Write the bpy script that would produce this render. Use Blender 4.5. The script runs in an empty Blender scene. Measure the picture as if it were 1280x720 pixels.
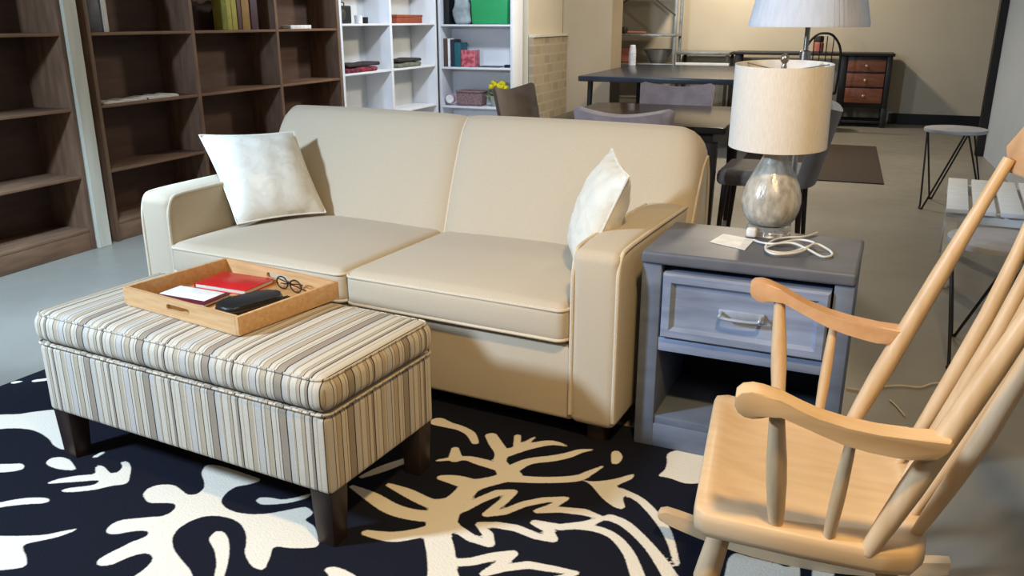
import bpy, bmesh, math, random
import numpy as np
from mathutils import Vector, Matrix
random.seed(7)
scene = bpy.context.scene
COL = scene.collection
PI = math.pi
R = math.radians

# ------------------------------------------------------------------ camera
CAM_H, PITCH, FPX = 1.30, R(17.78), 1045.0
cd = bpy.data.cameras.new('camera'); cam = bpy.data.objects.new('camera', cd); COL.objects.link(cam)
cam.location = (0, 0, CAM_H); cam.rotation_euler = (PI/2 - PITCH, 0, 0)
cd.sensor_width = 36.0; cd.lens = 36.0*FPX/1280.0; cd.clip_start = 0.05; cd.clip_end = 60
scene.camera = cam

def floor_pt(px, py, z=0.0):
    """place on a level plane that a photo measurement refers to"""
    c, s = math.cos(PITCH), math.sin(PITCH)
    a = (px-640)/FPX; b = (360-py)/FPX
    r = (a, c+b*s, -s+b*c); t = (z-CAM_H)/r[2]
    return Vector((r[0]*t, r[1]*t, z))

# room axes: N runs across the room, D runs away along the left wall
RA = R(-21.0)
RN = Vector((math.cos(RA), math.sin(RA), 0)); RD = Vector((-math.sin(RA), math.cos(RA), 0))
def RM(n, d, z=0.0):
    return RN*n + RD*d + Vector((0, 0, z))

# ------------------------------------------------------------------ materials
def lin(c):
    f = lambda v: v/12.92 if v <= .04045 else ((v+.055)/1.055)**2.4
    return tuple(f(x/255.0) for x in c) + (1.0,)

def new_mat(name):
    m = bpy.data.materials.new(name); m.use_nodes = True
    nt = m.node_tree; b = nt.nodes['Principled BSDF']
    return m, nt, b

def mat(name, col, rough=.6, col2=None, scale=20.0, stretch=(1, 1, 1), bump=0.0, bscale=None, spec=.4, metal=0.0, sheen=0.0, lo=.35, hi=.65, detail=4.0):
    m, nt, b = new_mat(name)
    b.inputs['Roughness'].default_value = rough
    b.inputs['Specular IOR Level'].default_value = spec
    b.inputs['Metallic'].default_value = metal
    if sheen: b.inputs['Sheen Weight'].default_value = sheen
    tc = nt.nodes.new('ShaderNodeTexCoord'); mp = nt.nodes.new('ShaderNodeMapping')
    mp.inputs['Scale'].default_value = stretch
    nt.links.new(tc.outputs['Object'], mp.inputs['Vector'])
    if col2 is None: col2 = tuple(max(0, v*.9) for v in col)
    n = nt.nodes.new('ShaderNodeTexNoise'); n.inputs['Scale'].default_value = scale; n.inputs['Detail'].default_value = detail
    nt.links.new(mp.outputs['Vector'], n.inputs['Vector'])
    r = nt.nodes.new('ShaderNodeValToRGB')
    r.color_ramp.elements[0].position = lo; r.color_ramp.elements[0].color = lin(col2)
    r.color_ramp.elements[1].position = hi; r.color_ramp.elements[1].color = lin(col)
    nt.links.new(n.outputs['Fac'], r.inputs['Fac']); nt.links.new(r.outputs['Color'], b.inputs['Base Color'])
    if bump:
        n2 = nt.nodes.new('ShaderNodeTexNoise'); n2.inputs['Scale'].default_value = bscale or scale*3; n2.inputs['Detail'].default_value = 3
        nt.links.new(mp.outputs['Vector'], n2.inputs['Vector'])
        bp = nt.nodes.new('ShaderNodeBump'); bp.inputs['Strength'].default_value = bump; bp.inputs['Distance'].default_value = .004
        nt.links.new(n2.outputs['Fac'], bp.inputs['Height']); nt.links.new(bp.outputs['Normal'], b.inputs['Normal'])
    return m

M = {}
M['sofa'] = mat('sofa linen', (196, 181, 157), .9, (190, 174, 150), 260, bump=.12, bscale=500, spec=.15, sheen=.15)
M['sofa_pipe'] = mat('sofa piping', (214, 200, 176), .9, (204, 188, 164), 200, spec=.15)
M['dark_wood'] = mat('espresso wood', (44, 32, 28), .4, (34, 24, 22), 14, (1, 1, .15))
M['oak'] = mat('tray oak', (206, 166, 118), .45, (192, 148, 100), 10, (1, 8, 8))
M['tray_floor'] = mat('tray floor', (206, 158, 100), .4, (190, 142, 86), 10, (8, 1, 8))
M['beech'] = mat('pale beech', (212, 182, 144), .42, (204, 172, 132), 5, (1.2, 8, 8), spec=.45)
M['beech_post'] = mat('pale beech turned', (212, 182, 144), .42, (200, 166, 124), 5, (8, 8, 1), spec=.45)
M['beech_lit'] = mat('warm lit beech', (206, 162, 120), .42, (198, 152, 108), 6, (6, 1, 6), spec=.4)  # same beech, with the orange light on far arm and crest put into its colour
M['blue_grey'] = mat('blue grey chalk paint', (112, 120, 136), .55, (88, 95, 108), 5, (1, 1, 3), lo=.3, hi=.7, bump=.08)
M['blue_grey_top'] = mat('slate paint worn', (104, 106, 114), .5, (84, 86, 94), 6, lo=.3, hi=.7)
M['drawer_paint'] = mat('drawer blue paint', (150, 160, 182), .5, (116, 126, 148), 4, (1, 1, 7), lo=.3, hi=.7)
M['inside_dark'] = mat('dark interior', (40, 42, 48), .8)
M['handle'] = mat('pewter pull', (176, 186, 202), .4, metal=.3)
M['satin'] = None
M['mercury'] = mat('mercury glass', (208, 200, 184), .24, (160, 152, 138), 46, (1, 1, .45), spec=.8, metal=.12, lo=.35, hi=.65, bump=.5, bscale=70)
M['clear'] = None
M['nickel'] = mat('brushed nickel', (176, 168, 156), .3, metal=.9)
M['shade'] = mat('linen lamp shade', (226, 216, 202), .85, (218, 207, 192), 220, (1, 1, .2), spec=.1)
M['shade_in'] = mat('lamp shade lining', (236, 232, 226), .8, spec=.1)
M['pleat'] = mat('pleated white shade', (236, 236, 238), .8, (226, 226, 230), 60, (1, 1, .05), spec=.1)
M['white_cord'] = mat('white cord', (232, 230, 226), .45)
M['card'] = mat('white card', (240, 240, 238), .6)
M['red'] = mat('red cover', (204, 30, 34), .3, (176, 22, 28), 8, spec=.6)
M['maroon'] = mat('maroon cover', (96, 24, 38), .5)
M['black'] = mat('black leatherette', (26, 26, 28), .45, (18, 18, 20), 60, bump=.15)
M['black_metal'] = mat('black metal', (24, 23, 24), .45)
M['walnut'] = mat('walnut bookcase', (124, 93, 70), .6, (98, 72, 54), 5, (1, 6, 6), lo=.3, hi=.7)
M['walnut_v'] = mat('walnut upright', (124, 94, 71), .6, (96, 71, 54), 5, (6, 6, 1), lo=.3, hi=.7)
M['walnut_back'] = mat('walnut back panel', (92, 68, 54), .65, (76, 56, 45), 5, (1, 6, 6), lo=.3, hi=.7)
M['cream_paint'] = mat('cream board', (196, 190, 172), .7, (182, 176, 158), 6, (3, 3, .4))
M['white_lam'] = mat('white laminate', (226, 228, 232), .45, (220, 222, 228), 5)
M['grey_lam'] = mat('pale laminate back', (198, 200, 198), .5, (190, 192, 190), 5)
M['wall'] = mat('cream wall paint', (196, 185, 164), .85, (188, 177, 156), 1.5, bump=.05, bscale=60)
M['wall_dark'] = mat('taupe wall paint', (168, 152, 128), .85, (158, 143, 120), 1.5)
M['wall_blue'] = mat('blue grey wall paint', (176, 184, 192), .8, (168, 176, 186), 1.2)
M['ceiling'] = mat('ceiling white', (214, 208, 196), .9)
M['black_trim'] = mat('black trim', (20, 18, 17), .5)
M['desk_black'] = mat('black desk paint', (30, 25, 23), .45)
M['cherry'] = mat('cherry drawer', (128, 76, 48), .45, (108, 60, 40), 6, (1, 6, 6))
M['brass'] = mat('brass knob', (214, 180, 130), .3, metal=.8)
M['mauve'] = mat('mauve velvet', (164, 148, 148), .85, (146, 130, 132), 12, sheen=.3, spec=.2)
M['brown_up'] = mat('brown upholstery', (112, 96, 84), .8, (98, 84, 74), 12, sheen=.2, spec=.2)
M['grey_up'] = mat('grey upholstery', (122, 114, 108), .85, (108, 100, 96), 12, sheen=.2, spec=.2)
M['table_dark'] = mat('dark glossy table', (44, 38, 36), .16, (36, 31, 30), 4, (1, 6, 1), spec=.02)
M['bar_slate'] = mat('slate table top', (54, 58, 68), .24, (47, 50, 59), 4, spec=.2)
M['steel'] = mat('galvanised steel', (150, 150, 146), .4, (128, 128, 124), 10, metal=.5)
M['steel_dark'] = mat('dark steel', (70, 66, 60), .5, metal=.3)
M['stool_grey'] = mat('zinc stool seat', (170, 169, 172), .5, (152, 152, 156), 9)
M['slat_white'] = mat('white slat paint', (228, 229, 228), .6, (216, 218, 218), 8, (1, 6, 1))
M['mat_brown'] = mat('brown mat', (62, 50, 40), .9, (54, 43, 35), 90, bump=.3)
M['green'] = mat('green plastic', (44, 158, 96), .4, (38, 146, 88), 3)
M['teal'] = mat('teal book', (34, 96, 106), .5)
M['pink'] = mat('pink book', (206, 112, 124), .5, (168, 62, 76), 22, lo=.45, hi=.55)
M['brown_book'] = mat('brown book', (88, 62, 58), .6)
M['navy_book'] = mat('navy book', (40, 42, 62), .6)
M['grey_book'] = mat('grey book', (92, 94, 102), .5, (60, 62, 70), 9)
M['olive_book'] = mat('olive yellow book', (168, 158, 70), .6)
M['gold_book'] = mat('gold book', (150, 116, 62), .6)
M['plum_book'] = mat('plum book', (74, 52, 64), .6)
M['pages'] = mat('page edges', (214, 204, 188), .8, (196, 186, 170), 90, (1, 1, 12))
M['bag_grey'] = mat('grey bag', (168, 178, 180), .6, (128, 138, 142), 9, bump=.4, bscale=14)
M['rust_box'] = mat('rust box', (150, 74, 48), .6)
M['red_cloth'] = mat('red cloth', (150, 40, 62), .8, (66, 30, 38), 26, lo=.45, hi=.55)
M['dark_cloth'] = mat('charcoal cloth', (56, 48, 50), .85)
M['sage_cloth'] = mat('sage cloth', (116, 122, 106), .85, (96, 102, 88), 20)
M['yellow'] = mat('yellow petals', (232, 218, 44), .6, (206, 186, 26), 40, bump=.4)
M['leaf'] = mat('green leaves', (104, 122, 62), .6, (80, 98, 46), 30)
M['pot'] = mat('pale pot', (186, 186, 170), .6, (160, 160, 146), 14)
M['wicker'] = mat('wicker', (150, 122, 122), .8, (112, 88, 92), 60, bump=.5)
M['clock_pink'] = mat('pink enamel', (186, 140, 150), .5)
M['cup'] = mat('paper cup', (240, 240, 246), .6)
M['red_soft'] = mat('faded red', (176, 104, 92), .7)
M['straw'] = mat('pale cord', (204, 190, 162), .7)

def make_floor_mat():
    m, nt, b = new_mat('polished concrete floor')
    tc = nt.nodes.new('ShaderNodeTexCoord')
    n = nt.nodes.new('ShaderNodeTexNoise'); n.inputs['Scale'].default_value = 1.3; n.inputs['Detail'].default_value = 6
    nt.links.new(tc.outputs['Object'], n.inputs['Vector'])
    r = nt.nodes.new('ShaderNodeValToRGB')
    r.color_ramp.elements[0].position = .3; r.color_ramp.elements[0].color = lin((124, 119, 109))
    r.color_ramp.elements[1].position = .7; r.color_ramp.elements[1].color = lin((140, 135, 125))
    nt.links.new(n.outputs['Fac'], r.inputs['Fac']); nt.links.new(r.outputs['Color'], b.inputs['Base Color'])
    b.inputs['Roughness'].default_value = .38; b.inputs['Specular IOR Level'].default_value = .35
    n2 = nt.nodes.new('ShaderNodeTexNoise'); n2.inputs['Scale'].default_value = 9
    nt.links.new(tc.outputs['Object'], n2.inputs['Vector'])
    r2 = nt.nodes.new('ShaderNodeMapRange'); r2.inputs['To Min'].default_value = .28; r2.inputs['To Max'].default_value = .5
    nt.links.new(n2.outputs['Fac'], r2.inputs['Value']); nt.links.new(r2.outputs['Result'], b.inputs['Roughness'])
    return m
M['floor'] = make_floor_mat()

def make_satin():
    m, nt, b = new_mat('cream satin damask')
    tc = nt.nodes.new('ShaderNodeTexCoord')
    v = nt.nodes.new('ShaderNodeTexNoise'); v.inputs['Scale'].default_value = 11; v.inputs['Distortion'].default_value = 2.2; v.inputs['Detail'].default_value = 2
    nt.links.new(tc.outputs['Object'], v.inputs['Vector'])
    r = nt.nodes.new('ShaderNodeValToRGB')
    e = r.color_ramp.elements
    e[0].position = .44; e[0].color = lin((222, 216, 200)); e[1].position = .5; e[1].color = lin((229, 223, 208))
    nt.links.new(v.outputs['Fac'], r.inputs['Fac']); nt.links.new(r.outputs['Color'], b.inputs['Base Color'])
    rr = nt.nodes.new('ShaderNodeMapRange'); rr.inputs['From Min'].default_value = .44; rr.inputs['From Max'].default_value = .5
    rr.inputs['To Min'].default_value = .5; rr.inputs['To Max'].default_value = .34
    nt.links.new(v.outputs['Fac'], rr.inputs['Value']); nt.links.new(rr.outputs['Result'], b.inputs['Roughness'])
    b.inputs['Specular IOR Level'].default_value = .6; b.inputs['Sheen Weight'].default_value = .2
    n2 = nt.nodes.new('ShaderNodeTexNoise'); n2.inputs['Scale'].default_value = 16
    nt.links.new(tc.outputs['Object'], n2.inputs['Vector'])
    bp = nt.nodes.new('ShaderNodeBump'); bp.inputs['Strength'].default_value = .14; bp.inputs['Distance'].default_value = .012
    nt.links.new(n2.outputs['Fac'], bp.inputs['Height']); nt.links.new(bp.outputs['Normal'], b.inputs['Normal'])
    return m
M['satin'] = make_satin()

def make_clear():
    m, nt, b = new_mat('clear glass foot')
    b.inputs['Transmission Weight'].default_value = .85; b.inputs['Roughness'].default_value = .04
    b.inputs['Base Color'].default_value = (.93, .93, .91, 1); b.inputs['IOR'].default_value = 1.45
    return m
M['clear'] = make_clear()

STRIPES = [(1.6, 'c'), (.25, 'd'), (1.5, 'b'), (.5, 'c'), (.3, 't'), (2.0, 'g'), (.3, 'd'), (.8, 'c'), (.4, 't'), (1.6, 'b'), (.3, 'k'),
           (1.3, 'c'), (.35, 't'), (.6, 'c'), (.3, 'd'), (2.2, 't'), (.35, 'k'), (1.5, 'g'), (.3, 'c'), (.5, 'b'), (.25, 'd'), (1.9, 'c'),
           (.3, 't'), (.8, 'b'), (.3, 'd'), (1.2, 'c'), (.9, 't'), (.35, 'k'), (1.0, 'c'), (.4, 'b')]
SC = {'c': (200, 189, 170), 'b': (178, 162, 137), 't': (152, 137, 118), 'd': (92, 78, 65), 'k': (52, 44, 39), 'g': (188, 181, 170)}
def make_stripes():
    m, nt, b = new_mat('striped upholstery')
    b.inputs['Roughness'].default_value = .85; b.inputs['Specular IOR Level'].default_value = .2
    tc = nt.nodes.new('ShaderNodeTexCoord'); sp = nt.nodes.new('ShaderNodeSeparateXYZ'); nt.links.new(tc.outputs['Object'], sp.inputs[0])
    sn = nt.nodes.new('ShaderNodeSeparateXYZ'); nt.links.new(tc.outputs['Normal'], sn.inputs[0])
    ab = nt.nodes.new('ShaderNodeMath'); ab.operation = 'ABSOLUTE'; nt.links.new(sn.outputs['X'], ab.inputs[0])
    gt = nt.nodes.new('ShaderNodeMath'); gt.operation = 'GREATER_THAN'; gt.inputs[1].default_value = .72; nt.links.new(ab.outputs[0], gt.inputs[0])
    mx = nt.nodes.new('ShaderNodeMix'); mx.data_type = 'FLOAT'
    nt.links.new(gt.outputs[0], mx.inputs['Factor']); nt.links.new(sp.outputs['X'], mx.inputs['A']); nt.links.new(sp.outputs['Y'], mx.inputs['B'])
    tot = sum(w for w, _ in STRIPES)/100.0
    dv = nt.nodes.new('ShaderNodeMath'); dv.operation = 'DIVIDE'; dv.inputs[1].default_value = tot; nt.links.new(mx.outputs['Result'], dv.inputs[0])
    ad = nt.nodes.new('ShaderNodeMath'); ad.operation = 'ADD'; ad.inputs[1].default_value = 10.13; nt.links.new(dv.outputs[0], ad.inputs[0])
    fr = nt.nodes.new('ShaderNodeMath'); fr.operation = 'FRACT'; nt.links.new(ad.outputs[0], fr.inputs[0])
    r = nt.nodes.new('ShaderNodeValToRGB'); r.color_ramp.interpolation = 'CONSTANT'
    pos = 0
    for i, (w, k) in enumerate(STRIPES):
        if i < 2: e = r.color_ramp.elements[i]; e.position = pos
        else: e = r.color_ramp.elements.new(pos)
        e.color = lin(SC[k]); pos += w/100.0/tot
    # keep the two starter stops in order
    nt.links.new(fr.outputs[0], r.inputs['Fac'])
    n = nt.nodes.new('ShaderNodeTexNoise'); n.inputs['Scale'].default_value = 300
    nt.links.new(tc.outputs['Object'], n.inputs['Vector'])
    mr = nt.nodes.new('ShaderNodeMapRange'); mr.inputs['To Min'].default_value = .82; mr.inputs['To Max'].default_value = 1.1
    nt.links.new(n.outputs['Fac'], mr.inputs['Value'])
    mul = nt.nodes.new('ShaderNodeMix'); mul.data_type = 'RGBA'; mul.blend_type = 'MULTIPLY'; mul.inputs['Factor'].default_value = 1
    nt.links.new(r.outputs['Color'], mul.inputs['A']); nt.links.new(mr.outputs['Result'], mul.inputs['B'])
    nt.links.new(mul.outputs['Result'], b.inputs['Base Color'])
    bp = nt.nodes.new('ShaderNodeBump'); bp.inputs['Strength'].default_value = .2; bp.inputs['Distance'].default_value = .003
    nt.links.new(n.outputs['Fac'], bp.inputs['Height']); nt.links.new(bp.outputs['Normal'], b.inputs['Normal'])
    return m
M['stripe'] = make_stripes()

def make_rug_mat():
    m, nt, b = new_mat('black and cream rug pile')
    b.inputs['Roughness'].default_value = .95; b.inputs['Specular IOR Level'].default_value = .1
    at = nt.nodes.new('ShaderNodeAttribute'); at.attribute_name = 'motif'
    tc = nt.nodes.new('ShaderNodeTexCoord')
    n = nt.nodes.new('ShaderNodeTexNoise'); n.inputs['Scale'].default_value = 150; n.inputs['Detail'].default_value = 2
    nt.links.new(tc.outputs['Object'], n.inputs['Vector'])
    s = nt.nodes.new('ShaderNodeMath'); s.operation = 'MULTIPLY_ADD'; s.inputs[1].default_value = .004; s.inputs[2].default_value = -.002
    nt.links.new(n.outputs['Fac'], s.inputs[0])
    a = nt.nodes.new('ShaderNodeMath'); a.operation = 'ADD'; nt.links.new(at.outputs['Fac'], a.inputs[0]); nt.links.new(s.outputs[0], a.inputs[1])
    mr = nt.nodes.new('ShaderNodeMapRange'); mr.inputs['From Min'].default_value = -.002; mr.inputs['From Max'].default_value = .002
    nt.links.new(a.outputs[0], mr.inputs['Value'])
    mx = nt.nodes.new('ShaderNodeMix'); mx.data_type = 'RGBA'
    mx.inputs['A'].default_value = lin((226, 216, 197)); mx.inputs['B'].default_value = lin((24, 25, 34))
    nt.links.new(mr.outputs['Result'], mx.inputs['Factor']); nt.links.new(mx.outputs['Result'], b.inputs['Base Color'])
    bp = nt.nodes.new('ShaderNodeBump'); bp.inputs['Strength'].default_value = .35; bp.inputs['Distance'].default_value = .004
    nt.links.new(n.outputs['Fac'], bp.inputs['Height']); nt.links.new(bp.outputs['Normal'], b.inputs['Normal'])
    return m
M['rug'] = make_rug_mat()

def make_brick():
    m, nt, b = new_mat('weathered brick')
    tc = nt.nodes.new('ShaderNodeTexCoord'); sp = nt.nodes.new('ShaderNodeSeparateXYZ'); cb = nt.nodes.new('ShaderNodeCombineXYZ')
    nt.links.new(tc.outputs['Object'], sp.inputs[0]); nt.links.new(sp.outputs['Y'], cb.inputs['X']); nt.links.new(sp.outputs['Z'], cb.inputs['Y'])
    br = nt.nodes.new('ShaderNodeTexBrick'); br.inputs['Scale'].default_value = 2.4
    br.inputs['Color1'].default_value = lin((150, 134, 110)); br.inputs['Color2'].default_value = lin((120, 106, 88)); br.inputs['Mortar'].default_value = lin((164, 150, 126))
    br.inputs['Mortar Size'].default_value = .025
    nt.links.new(cb.outputs[0], br.inputs['Vector'])
    n = nt.nodes.new('ShaderNodeTexNoise'); n.inputs['Scale'].default_value = 3; nt.links.new(tc.outputs['Object'], n.inputs['Vector'])
    mx = nt.nodes.new('ShaderNodeMix'); mx.data_type = 'RGBA'; mx.inputs['B'].default_value = lin((164, 150, 124))
    nt.links.new(n.outputs['Fac'], mx.inputs['Factor']); nt.links.new(br.outputs['Color'], mx.inputs['A'])
    nt.links.new(mx.outputs['Result'], b.inputs['Base Color'])
    b.inputs['Roughness'].default_value = .9
    return m
M['brick'] = make_brick()

# ------------------------------------------------------------------ mesh helpers
def bmn(): return bmesh.new()

def obj(name, bm, m, parent=None, smooth=40, mtx=None):
    bmesh.ops.recalc_face_normals(bm, faces=bm.faces[:])
    me = bpy.data.meshes.new(name); bm.to_mesh(me); bm.free()
    for x in (m if isinstance(m, (list, tuple)) else [m]): me.materials.append(x)
    if smooth:
        for p in me.polygons: p.use_smooth = True
        me.set_sharp_from_angle(angle=R(smooth))
    o = bpy.data.objects.new(name, me); COL.objects.link(o)
    if parent is not None: o.parent = parent
    if mtx is not None: o.matrix_local = mtx
    return o

def thing(name, label, cat, loc=(0, 0, 0), rotz=0.0, group=None):
    o = bpy.data.objects.new(name, None); COL.objects.link(o)
    o.empty_display_size = .1
    o.location = loc; o.rotation_euler = (0, 0, rotz); o['label'] = label; o['category'] = cat
    if group: o['group'] = group
    return o

def tag(o, label, cat, group=None):
    o['label'] = label; o['category'] = cat
    if group: o['group'] = group
    return o

def struct(name, bm, m, smooth=0):
    o = obj(name, bm, m, None, smooth); o['kind'] = 'structure'; return o

def dup(root, loc, rotz, label, group=None):
    r = root.copy(); COL.objects.link(r); r.location = loc; r.rotation_euler = (0, 0, rotz); r['label'] = label
    if group: r['group'] = group
    for ch in list(root.children):
        c = ch.copy(); COL.objects.link(c); c.parent = r
        for g in ch.children:
            d = g.copy(); COL.objects.link(d); d.parent = c
    return r

def rbox(bm, lo, hi, r=.01, k=3, m=1, fn=None):
    """rounded box between two corners, optional vertex deform fn(Vector, unit coords)"""
    lo = Vector(lo); hi = Vector(hi); c = (lo+hi)/2; h = (hi-lo)/2
    r = min(r, min(h)*.98)
    mm = m if isinstance(m, (tuple, list)) else (m, m, m)
    ax = []
    for a in range(3):
        l = [-h[a]+r*i/k for i in range(k+1)]
        inner = 2*(h[a]-r)
        l += [-h[a]+r+inner*i/mm[a] for i in range(1, mm[a])]
        l += [h[a]-r+r*i/k for i in range(k+1)]
        ax.append(l)
    n = [len(l)-1 for l in ax]; V = {}
    def vert(i, j, q):
        key = (i, j, q)
        if key in V: return V[key]
        p = Vector((ax[0][i], ax[1][j], ax[2][q]))
        cl = Vector([max(-(h[a]-r), min(h[a]-r, p[a])) for a in range(3)])
        d = p-cl
        if d.length > 1e-9: p = cl + d.normalized()*r
        u = Vector((p[0]/h[0], p[1]/h[1], p[2]/h[2]))
        p = p+c
        if fn: p = fn(p, u)
        V[key] = bm.verts.new(p); return V[key]
    for a in range(3):
        b1, b2 = (a+1) % 3, (a+2) % 3
        for e in (0, n[a]):
            for i in range(n[b1]):
                for j in range(n[b2]):
                    q = []
                    for (s, t) in ((0, 0), (1, 0), (1, 1), (0, 1)):
                        idx = [0, 0, 0]; idx[a] = e; idx[b1] = i+s; idx[b2] = j+t
                        q.append(vert(*idx))
                    try: bm.faces.new(q)
                    except ValueError: pass
    return bm

def box(bm, lo, hi, bev=.002):
    return rbox(bm, lo, hi, bev, 1, 1)

def tube(bm, pts, rad, seg=10, closed=False, caps=True):
    P = [Vector(p) for p in pts]; n = len(P)
    rr = rad if isinstance(rad, (list, tuple)) else [rad]*n
    rings = []; up = None
    for i in range(n):
        if closed: t = (P[(i+1) % n]-P[i-1])
        else: t = P[min(i+1, n-1)]-P[max(i-1, 0)]
        t.normalize()
        if up is None:
            up = Vector((0, 0, 1)) if abs(t.z) < .9 else Vector((1, 0, 0))
        up = (up - t*up.dot(t)); 
        if up.length < 1e-6: up = t.orthogonal()
        up.normalize(); s = t.cross(up)
        rings.append([bm.verts.new(P[i]+(up*math.cos(2*PI*q/seg)+s*math.sin(2*PI*q/seg))*rr[i]) for q in range(seg)])
    for i in range(n if closed else n-1):
        A, B = rings[i], rings[(i+1) % n]
        for q in range(seg):
            bm.faces.new((A[q], A[(q+1) % seg], B[(q+1) % seg], B[q]))
    if caps and not closed:
        bm.faces.new(rings[0]); bm.faces.new(rings[-1][::-1])
    return bm

def smooth_path(pts, sub=6):
    P = [Vector(p) for p in pts]; out = []
    for i in range(len(P)-1):
        p0 = P[max(i-1, 0)]; p1 = P[i]; p2 = P[i+1]; p3 = P[min(i+2, len(P)-1)]
        for s in range(sub):
            t = s/sub
            out.append(.5*((2*p1)+(p2-p0)*t+(2*p0-5*p1+4*p2-p3)*t*t+(3*p1-p0-3*p2+p3)*t**3))
    out.append(P[-1]); return out

def lathe(bm, prof, seg=32, c=(0, 0), caps=True, wob=None):
    rings = []
    for (r, z) in prof:
        rings.append([bm.verts.new((c[0]+(r*(wob(q, z) if wob else 1))*math.cos(2*PI*q/seg), c[1]+(r*(wob(q, z) if wob else 1))*math.sin(2*PI*q/seg), z)) for q in range(seg)])
    for i in range(len(rings)-1):
        for q in range(seg):
            bm.faces.new((rings[i][q], rings[i][(q+1) % seg], rings[i+1][(q+1) % seg], rings[i+1][q]))
    if caps:
        bm.faces.new(rings[0][::-1]); bm.faces.new(rings[-1])
    return bm

def prism(bm, poly, lo, hi, axis='z', bev=0.0, seg=2, mapf=None):
    """poly in 2D; extruded along axis from lo to hi; mapf(u,v,w)->Vector"""
    if mapf is None:
        mapf = {'z': lambda u, v, w: Vector((u, v, w)), 'y': lambda u, v, w: Vector((u, w, v)), 'x': lambda u, v, w: Vector((w, u, v))}[axis]
    t = bmesh.new()
    A = [t.verts.new(mapf(u, v, lo)) for u, v in poly]; B = [t.verts.new(mapf(u, v, hi)) for u, v in poly]
    f1 = t.faces.new(A); f2 = t.faces.new(B[::-1]); n = len(poly)
    for i in range(n): t.faces.new((A[i], A[(i+1) % n], B[(i+1) % n], B[i]))
    if bev:
        es = [e for e in t.edges if (f1 in e.link_faces or f2 in e.link_faces)]
        bmesh.ops.bevel(t, geom=es, offset=bev, segments=seg, affect='EDGES', profile=.6)
    merge(bm, t); return bm

def merge(bm, t, mtx=None):
    mp = {}
    for v in t.verts: mp[v] = bm.verts.new(mtx @ v.co if mtx else v.co)
    for f in t.faces:
        try: bm.faces.new([mp[v] for v in f.verts])
        except ValueError: pass
    t.free(); return bm

def rrect(w0, w1, h0, h1, r, k=5):
    out = []
    for (cx, cy, a0) in ((w1-r, h1-r, 0), (w0+r, h1-r, 90), (w0+r, h0+r, 180), (w1-r, h0+r, 270)):
        for i in range(k+1):
            a = R(a0+90*i/k); out.append((cx+r*math.cos(a), cy+r*math.sin(a)))
    return out

# ================================================================== THE ROOM
b = bmn(); box(b, (-4.6, -4.0, -.12), (4.4, 13.0, 0), .001)
fl = struct('floor', b, M['floor']); fl.rotation_euler = (0, 0, RA)
def room_box(name, n0, n1, d0, d1, z0, z1, m):
    bb = bmn(); box(bb, (n0, d0, z0), (n1, d1, z1), .002)
    o = struct(name, bb, m); o.rotation_euler = (0, 0, RA); return o
room_box('wall_left', -4.56, -4.36, -4.0, 8.69, 0, 2.9, M['wall_dark'])
room_box('wall_left_far', -4.56, -3.16, 8.71, 9.95, 0, 2.9, M['wall'])
room_box('wall_back', -4.56, 4.4, 12.2, 12.4, 0, 2.9, M['wall'])
room_box('wall_column', -3.155, -2.56, 9.9, 10.4, 0, 2.9, M['wall_dark'])
room_box('wall_brick', -3.155, -3.10, 8.715, 9.895, 0, 1.12, M['brick'])
room_box('trim_brick_ledge', -3.158, -3.085, 8.715, 9.895, 1.122, 1.15, M['cream_paint'])
room_box('wall_right', 1.40, 1.55, 2.2, 9.48, 0, 2.9, M['wall_blue'])
room_box('trim_right', 1.33, 1.56, 9.485, 9.60, 0, 2.9, M['black_trim'])
room_box('baseboard_back', .62, 4.4, 12.165, 12.198, 0, .135, M['black_trim'])
room_box('ceiling', -4.6, 4.4, -4.0, 13.0, 2.9, 3.0, M['ceiling'])

# ================================================================== RUG
YA = R(-27.3)
OFR = Vector((-.447, 1.813, 0))
U = Vector((math.cos(YA), math.sin(YA), 0)); W = Vector((-math.sin(YA), math.cos(YA), 0))
def rugp(px, py):
    p = floor_pt(px, py, .012)-OFR
    return (p.dot(U), p.dot(W))

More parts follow.
